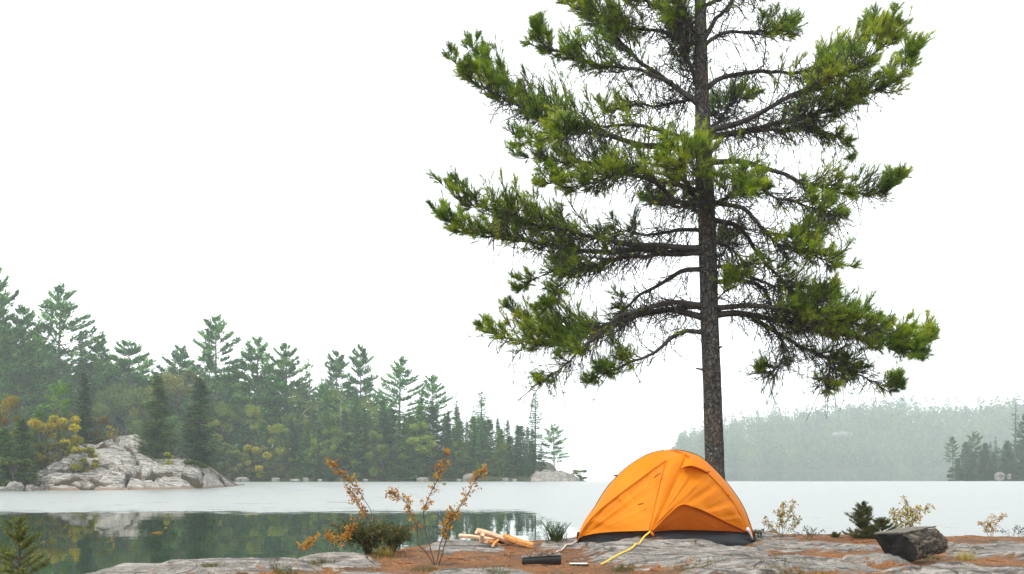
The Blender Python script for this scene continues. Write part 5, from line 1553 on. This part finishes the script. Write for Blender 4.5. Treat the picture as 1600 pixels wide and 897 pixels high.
CORE = [(1364, 836), (1366, 840), (1382, 864), (1386, 868), (1404, 872), (1420, 868), (1424, 850), (1416, 836), (1390, 834)]
G1 = prism(ring_px(CORE, LY + .06, 90), 0, 1.0, 26, 201, .018, True, 'core', 'char', 'char')
# the flat grey top is a thin weathered skin on the core
tq = [(1365, 835.4), (1416, 834)]
rows = []
for t in np.linspace(0, .98, 16):
    a0 = P(*tq[0], LY + .06) + AX * t * np.array([1, 1, 1]); a1 = P(*tq[1], LY + .10) + AX * t
    cc = (a0 + a1) / 2; rows.append([cc + (a0 - cc) * s_ * (1 - .10 * max(t, 0)) + ZUP * (.014 + .006 * vnoise(t * 9, s_ * 4, 5) + .004 * math.sin(t * 12)) for s_ in np.linspace(.97, -.97, 10)])
rows = np.array(rows); lo = rows - ZUP * .014
e = MB(); e.grid(rows); e.grid(lo[:, ::-1])
per = np.vstack([rows[:, 0], rows[-1, 1:], rows[::-1, -1][1:], rows[0, ::-1][1:]]); e.grid(np.stack([per, per - ZUP * .014], 1))
tag(e.build('sawn_top', M['char_top'], root), 'flat grey weathered top face')
SLAB = [(1409, 834), (1401, 841), (1396, 852), (1394, 866), (1398, 874), (1412, 876), (1428, 875), (1434, 866), (1431, 854), (1422, 842)]
prism(ring_px(SLAB, LY - .04, 120), 0, .96, 34, 211, .034, True, 'bark', 'log_bark', 'char')


# ------------------------------------------------------------------ shrubs and saplings
def stems_world(stems, Y0, base_px, yj=None):
    g = ground_at(*base_px)
    Y = g[1] if Y0 is None else Y0
    return g, [np.vstack([[g - ZUP * .03] if i_ == 0 or True else [], [P(px, py, Y + (dy if len(q) > 2 else 0)) for q in st[1:] for (px, py, dy) in [(*q[:2], q[2] if len(q) > 2 else 0)]]]) for i_, st in enumerate(stems)]


def leafy_shrub(name, base_px, stems, label, cat, leaf=.035, mat='rust_leaves', per=55, frm=.35, twig=.10, r0=.007, seed=0, tmean=.5, cl=.045, group=None):
    """stems: list of [(px,py[,depth offset]),...] from the base up"""
    rng = np.random.default_rng(500 + seed)
    g = ground_at(*base_px)
    root = empty(name, g, label, cat, group)
    sb, lb = MB(), MB()
    for st in stems:
        pts = [g - ZUP * .03 + rng.normal(size=3) * [.02, .02, 0]] + [P(q[0], q[1], g[1] + (q[2] if len(q) > 2 else 0)) for q in st]
        C = spline(pts, 22); u = np.linspace(0, 1, 22)
        C = C + rng.normal(size=C.shape) * .004
        sb.tubes(C, np.linspace(r0, r0 * .3, 22), 5)
        n = per
        s = frm + (1 - frm) * rng.random(n) ** .8
        bp = np.stack([np.interp(s, u, C[:, j]) for j in range(3)], -1)
        T = norm(np.stack([np.interp(s, u, np.gradient(C, axis=0)[:, j]) for j in range(3)], -1))
        d = norm(rng.normal(size=(n, 3)) + T * .9 + ZUP * .2); l = twig * rng.uniform(.15, 1.0, n)
        q = np.linspace(0, 1, 3)
        TW = bp[:, None] + d[:, None] * (l[:, None] * q)[..., None]
        sb.tubes(TW, np.linspace(r0 * .32, r0 * .18, 3)[None], 3, cap=False)
        k = 4
        lp = np.repeat(TW[:, -1], k, 0) + rng.normal(size=(n * k, 3)) * leaf * .35
        ld = norm(np.repeat(d, k, 0) + rng.normal(size=(n * k, 3)) * .9)
        L = leaf * rng.uniform(.55, 1.2, n * k)
        tt = np.clip(np.repeat(tmean + rng.normal(size=n) * .17, k) + rng.normal(size=n * k) * .1, 0, 1)
        leaves(lb, lp, ld, rng.normal(size=(n * k, 3)) + ZUP * .7, L, L * .62, tt)
    sb.build('stems', M['stem'], root, smooth=True)
    lb.build('leaves', M[mat], root)
    return root


leafy_shrub('sapling', (604, 864), [[(598, 835), (583, 805), (566, 775), (548, 752), (530, 735), (512, 718)], [(590, 840), (572, 806), (556, 782), (546, 762)]],
            'thin leaning sapling with rusty leaves above the low green shrub', 'sapling', per=60, frm=.52, seed=1, r0=.006, twig=.07, leaf=.034, tmean=.42)
leafy_shrub('sapling', (682, 883), [[(664, 862), (652, 846), (651, 822), (642, 803), (634, 785), (625, 776), (609, 770)], [(670, 850), (664, 822), (662, 798), (673, 772), (684, 748), (690, 730), (697, 706)],
                                    [(694, 852), (706, 818), (716, 796), (728, 776), (742, 752), (761, 731)], [(688, 850), (697, 828), (703, 812), (712, 802)]],
            'three stemmed sapling with orange leaves in front of the water, left of the firewood', 'sapling', per=58, frm=.45, seed=2, r0=.008, twig=.085, leaf=.034, tmean=.5)
rg = np.random.default_rng(12)
st = [[(578 + a * .4, 846 - abs(h_) * .4, rg.uniform(-.2, .2)), (578 + a, 846 - h_, rg.uniform(-.4, .3))] for a, h_ in zip(rg.uniform(-58, 40, 44), rg.uniform(4, 26, 44))]
leafy_shrub('low_shrub', (575, 864), st, 'low dark green shrub with a few rusty leaves at the edge of the rock', 'shrub', leaf=.028, mat='shrub_leaves', per=30, frm=.2, twig=.12, seed=3, r0=.004, tmean=.58)
st = [[(615 + a * .5, 846 - h_ * .3, rg.uniform(-.1, .1)), (615 + a, 846 - h_, rg.uniform(-.2, .2))] for a, h_ in zip(rg.uniform(-20, 24, 22), rg.uniform(6, 24, 22))]
leafy_shrub('low_shrub', (614, 862), st, 'small round olive shrub right beside the low dark green one', 'shrub', leaf=.024, mat='shrub_leaves', per=44, frm=.2, twig=.07, seed=4, r0=.004, tmean=.6)
leafy_shrub('sprig', (523, 862), [[(520, 850), (518, 840), (513, 836)], [(530, 845), (538, 838)], [(540, 842), (550, 818)]], 'orange sprig at the left end of the low green shrub', 'sprig', leaf=.032, per=26, frm=.5, twig=.06, seed=5, r0=.004, tmean=.45)
leafy_shrub('sprig', (462, 868), [[(470, 858), (480, 850), (493, 843)]], 'single orange sprig leaning over the water on the rock edge', 'sprig', leaf=.034, per=34, frm=.35, twig=.05, seed=6, r0=.004, tmean=.5)
leafy_shrub('twiggy_shrub', (1222, 840), [[(1218, 822), (1222, 802), (1225, 788)], [(1228, 820), (1234, 800), (1240, 785)], [(1208, 826), (1196, 816)], [(1236, 824), (1248, 815), (1240, 808)], [(1222, 815), (1216, 800)]],
            'thin shrub with small reddish olive leaves standing at the shore right of the tent', 'shrub', leaf=.028, mat='rust_leaves', per=46, frm=.3, twig=.07, seed=7, r0=.004, tmean=.86)
leafy_shrub('twiggy_shrub', (1260, 842), [[(1250, 834), (1240, 831)], [(1262, 832), (1260, 826)], [(1272, 834), (1282, 832)], [(1268, 834), (1270, 829)]], 'low dark twigs between the thin shrub and the dark evergreen', 'shrub', leaf=.02, mat='shrub_leaves', per=20, frm=.3, twig=.07, seed=8, r0=.004, tmean=.25)
leafy_shrub('yellow_shrub', (1412, 838), [[(1408, 815), (1406, 798), (1418, 792), (1412, 780)], [(1420, 815), (1426, 800), (1440, 798), (1453, 794)], [(1404, 820), (1396, 800)], [(1418, 815), (1416, 800)], [(1425, 820), (1432, 806)]],
            'yellow leaved shrub behind the charred log', 'shrub', leaf=.036, mat='yellow_leaves', per=46, frm=.25, twig=.08, seed=9, r0=.005, tmean=.55)
leafy_shrub('twiggy_shrub', (1548, 838), [[(1545, 825), (1548, 815), (1552, 808)], [(1552, 828), (1562, 812), (1572, 804)], [(1540, 828), (1532, 816)], [(1552, 828), (1545, 818)]],
            'small brownish shrub at the shore near the right edge', 'shrub', leaf=.026, mat='rust_leaves', per=34, frm=.3, twig=.06, seed=10, r0=.004, tmean=.72)
leafy_shrub('twiggy_shrub', (1585, 839), [[(1572, 833), (1566, 831)], [(1585, 830), (1590, 824)], [(1594, 832), (1600, 825)], [(1600, 834), (1610, 830)]], 'low grey twigs at the shore cut by the right edge', 'shrub', leaf=.018, mat='shrub_leaves', per=24, frm=.3, twig=.07, seed=11, r0=.003, tmean=.3)
leafy_shrub('twiggy_shrub', (1188, 841), [[(1184, 836), (1183, 830)], [(1189, 834), (1191, 829)]], 'tiny dark twigs at the right corner of the tent', 'shrub', leaf=.02, mat='shrub_leaves', per=24, frm=.2, twig=.05, seed=12, r0=.003, tmean=.2)


def fir(name, base, height, width, label, seed, lev=9, lean=(0, 0), mat='sapling_needles', dens=1.0, ndl=.035):
    """a small spruce or fir: stem, whorls of branches, needles along every twig"""
    rng = np.random.default_rng(seed)
    base = np.array(base); root = empty(name, base, label, 'sapling')
    sb, nb = MB(), MB()
    top = base + np.array([lean[0], lean[1], height]); s = np.linspace(0, 1, 14)[:, None]
    C = base + (top - base) * s; C[0, 2] -= .05
    sb.tubes(C, np.linspace(.016, .004, 14), 6)
    tp_, td_, tt_ = [], [], []

    def twig(p, d, L, r, depth):
        q = np.linspace(0, 1, 6)
        c = p + d * L * q[:, None] + ZUP * (L * (.22 * q ** 2))[:, None] + rng.normal(size=(6, 3)) * (L * .02)
        sb.tubes(c, np.linspace(r, r * .45, 6), 4)
        n = int(L / .011 * dens) + 2
        u = rng.uniform(.12, 1.0, n)
        tp_.append(np.stack([np.interp(u, q, c[:, j]) for j in range(3)], -1)); td_.append(np.tile(d, (n, 1)) + rng.normal(size=(n, 3)) * .35); tt_.append(np.clip(.42 + rng.normal() * .1 + .25 * u ** 4 + rng.normal(size=n) * .1, 0, 1))
        if depth:
            for k in range(int(4 + L * 14)):
                f = rng.uniform(.2, .92); i = int(f * 5)
                sd_ = norm(np.cross(d, ZUP)) * rng.choice([-1, 1])
                twig(c[i], norm(d * .8 + sd_ * .75 + ZUP * rng.uniform(-.1, .15)), L * rng.uniform(.22, .42) * (1.2 - f * .6), r * .5, depth - 1)
    for i in range(lev):
        t = .10 + .86 * i / (lev - 1); p = base + (top - base) * t
        for k in range(5 if t < .85 else 3):
            a = rng.uniform(0, 6.28); L = width * (1.03 - t) ** .8 * rng.uniform(.7, 1.15) + .03
            twig(p, norm(np.array([np.cos(a), np.sin(a), np.interp(t, [0, 1], [.0, .9])])), L, .006, 1)
    nb_p = np.vstack(tp_); needles(nb, nb_p, np.vstack(td_), 5, ndl, .0045, .75, np.concatenate(tt_), rng)
    sb.build('stem', M['stem'], root, smooth=True); nb.build('needles', M[mat], root)
    return root


Yf = 8.6; xb = (30 - HX) / F * Yf; zb_ = gz(xb, Yf) - .03
fir('fir_sapling', (xb, Yf, zb_), P(28, 812, Yf)[2] - zb_, .36, 'young fir with pale branch tips at the lower left corner', 41, lev=9)
g = ground_at(1348, 841)
fir('fir_sapling', g - ZUP * .05, P(1350, 783, g[1])[2] - g[2], .36, 'dark bushy evergreen sapling left of the charred log', 42, lev=10, mat='shrub_leaves', dens=1.6, ndl=.04)
g = ground_at(1378, 842)
fir('fir_sapling', g - ZUP * .05, P(1385, 808, g[1])[2] - g[2], .30, 'lower evergreen sapling between the dark one and the charred log', 43, lev=7, mat='shrub_leaves', dens=1.6, ndl=.04)
g = ground_at(1306, 840)
fir('fir_sapling', g - ZUP * .05, .10, .10, 'tiny evergreen seedling left of the dark bushy sapling', 44, lev=4, mat='shrub_leaves', dens=1.6, ndl=.03)

# grass tuft
g = ground_at(868, 836); rg = np.random.default_rng(6)
b = MB(); n = 90
a = rg.uniform(0, 6.28, n); p0 = g + np.stack([rg.normal(size=n) * .05, rg.normal(size=n) * .05, np.full(n, -.03)], -1)
d = norm(np.stack([np.cos(a) * .32, np.sin(a) * .32, np.ones(n)], -1)); l = rg.uniform(.14, .34, n); q = np.linspace(0, 1, 6)
C = p0[:, None] + d[:, None] * (l[:, None] * q)[..., None] + np.stack([np.cos(a), np.sin(a), -.2 * np.ones(n)], -1)[:, None] * (l[:, None] * .25 * q ** 2)[..., None]
b.tubes(C, np.linspace(.0055, .002, 6)[None], 3, tint=rg.uniform(.05, .5, n))
tag(b.build('grass_tuft', M['shrub_leaves'], loc=g), 'dark tuft of grass at the shore left of the tent', 'grass')
rg = np.random.default_rng(8)
for px, py, wd_, lab in [(600, 868, 24, 'dry straw coloured grass tuft under the low green shrub'), (1510, 876, 24, 'sparse dry grass at the right foot of the charred log')]:
    g = ground_at(px, py); b = MB(); n = 70; w_ = wd_ / F * g[1]
    x_ = g[0] + rg.normal(size=n) * w_ * .28; y_ = g[1] + rg.normal(size=n) * .05
    p0 = np.stack([x_, y_, ground_parts(x_, y_)[0] - .01], -1); a = rg.uniform(0, 6.28, n)
    d = norm(np.stack([np.cos(a) * .5, np.sin(a) * .5, np.ones(n)], -1)); l = rg.uniform(.06, .17, n)
    C = p0[:, None] + d[:, None] * (l[:, None] * q)[..., None]
    b.tubes(C, np.linspace(.003, .0012, 6)[None], 3, tint=rg.uniform(.6, .9, n)); tag(b.build('grass_tuft', M['yellow_leaves'], loc=g), lab, 'grass')

# two leaves floating on the calm water
for px, py, L_, rot, lab in [(246, 833, .34, .3, 'larger orange leaf floating on the dark calm water'), (260, 825, .20, 1.2, 'smaller orange leaf floating just behind the larger one')]:
    Y_ = EYE * F / (py - HY); x_ = (px - HX) / F * Y_
    b = MB(); s = np.linspace(0, 1, 9); hw = np.sin(s * np.pi) ** .7 * .22
    up_ = [.012 + .10 * abs(v_ - .3) ** 1.5 for v_ in s]
    G = np.array([[(x_ + math.cos(rot) * (t - .5) * L_ - math.sin(rot) * e_ * h_ * L_, Y_ + math.sin(rot) * (t - .5) * L_ + math.cos(rot) * e_ * h_ * L_, (u_ + abs(e_) * .35 * h_) * L_) for e_ in (-1, -.5, 0, .5, 1)] for t, h_, u_ in zip(s, hw, up_)])
    b.grid(G, tint=.55); tag(b.build('floating_leaf', M['rust_leaves'], smooth=True, loc=(x_, Y_, 0)), lab, 'leaf')

# loose stones on the camp rock
for i, (px, py, w_, h_, lab) in enumerate([(1525, 858, 24, 6, 'pale flat stone lying right of the charred log'), (1360, 838, 26, 8, 'pale stone in front of the dark evergreen sapling'),
                                           (700, 866, 16, 5, 'small grey stone below the firewood heap')]):
    g = ground_at(px, py)
    boulder(px, py, g[1], w_, h_, lab, 'stone', 50 + i, zb=g[2] - .01)
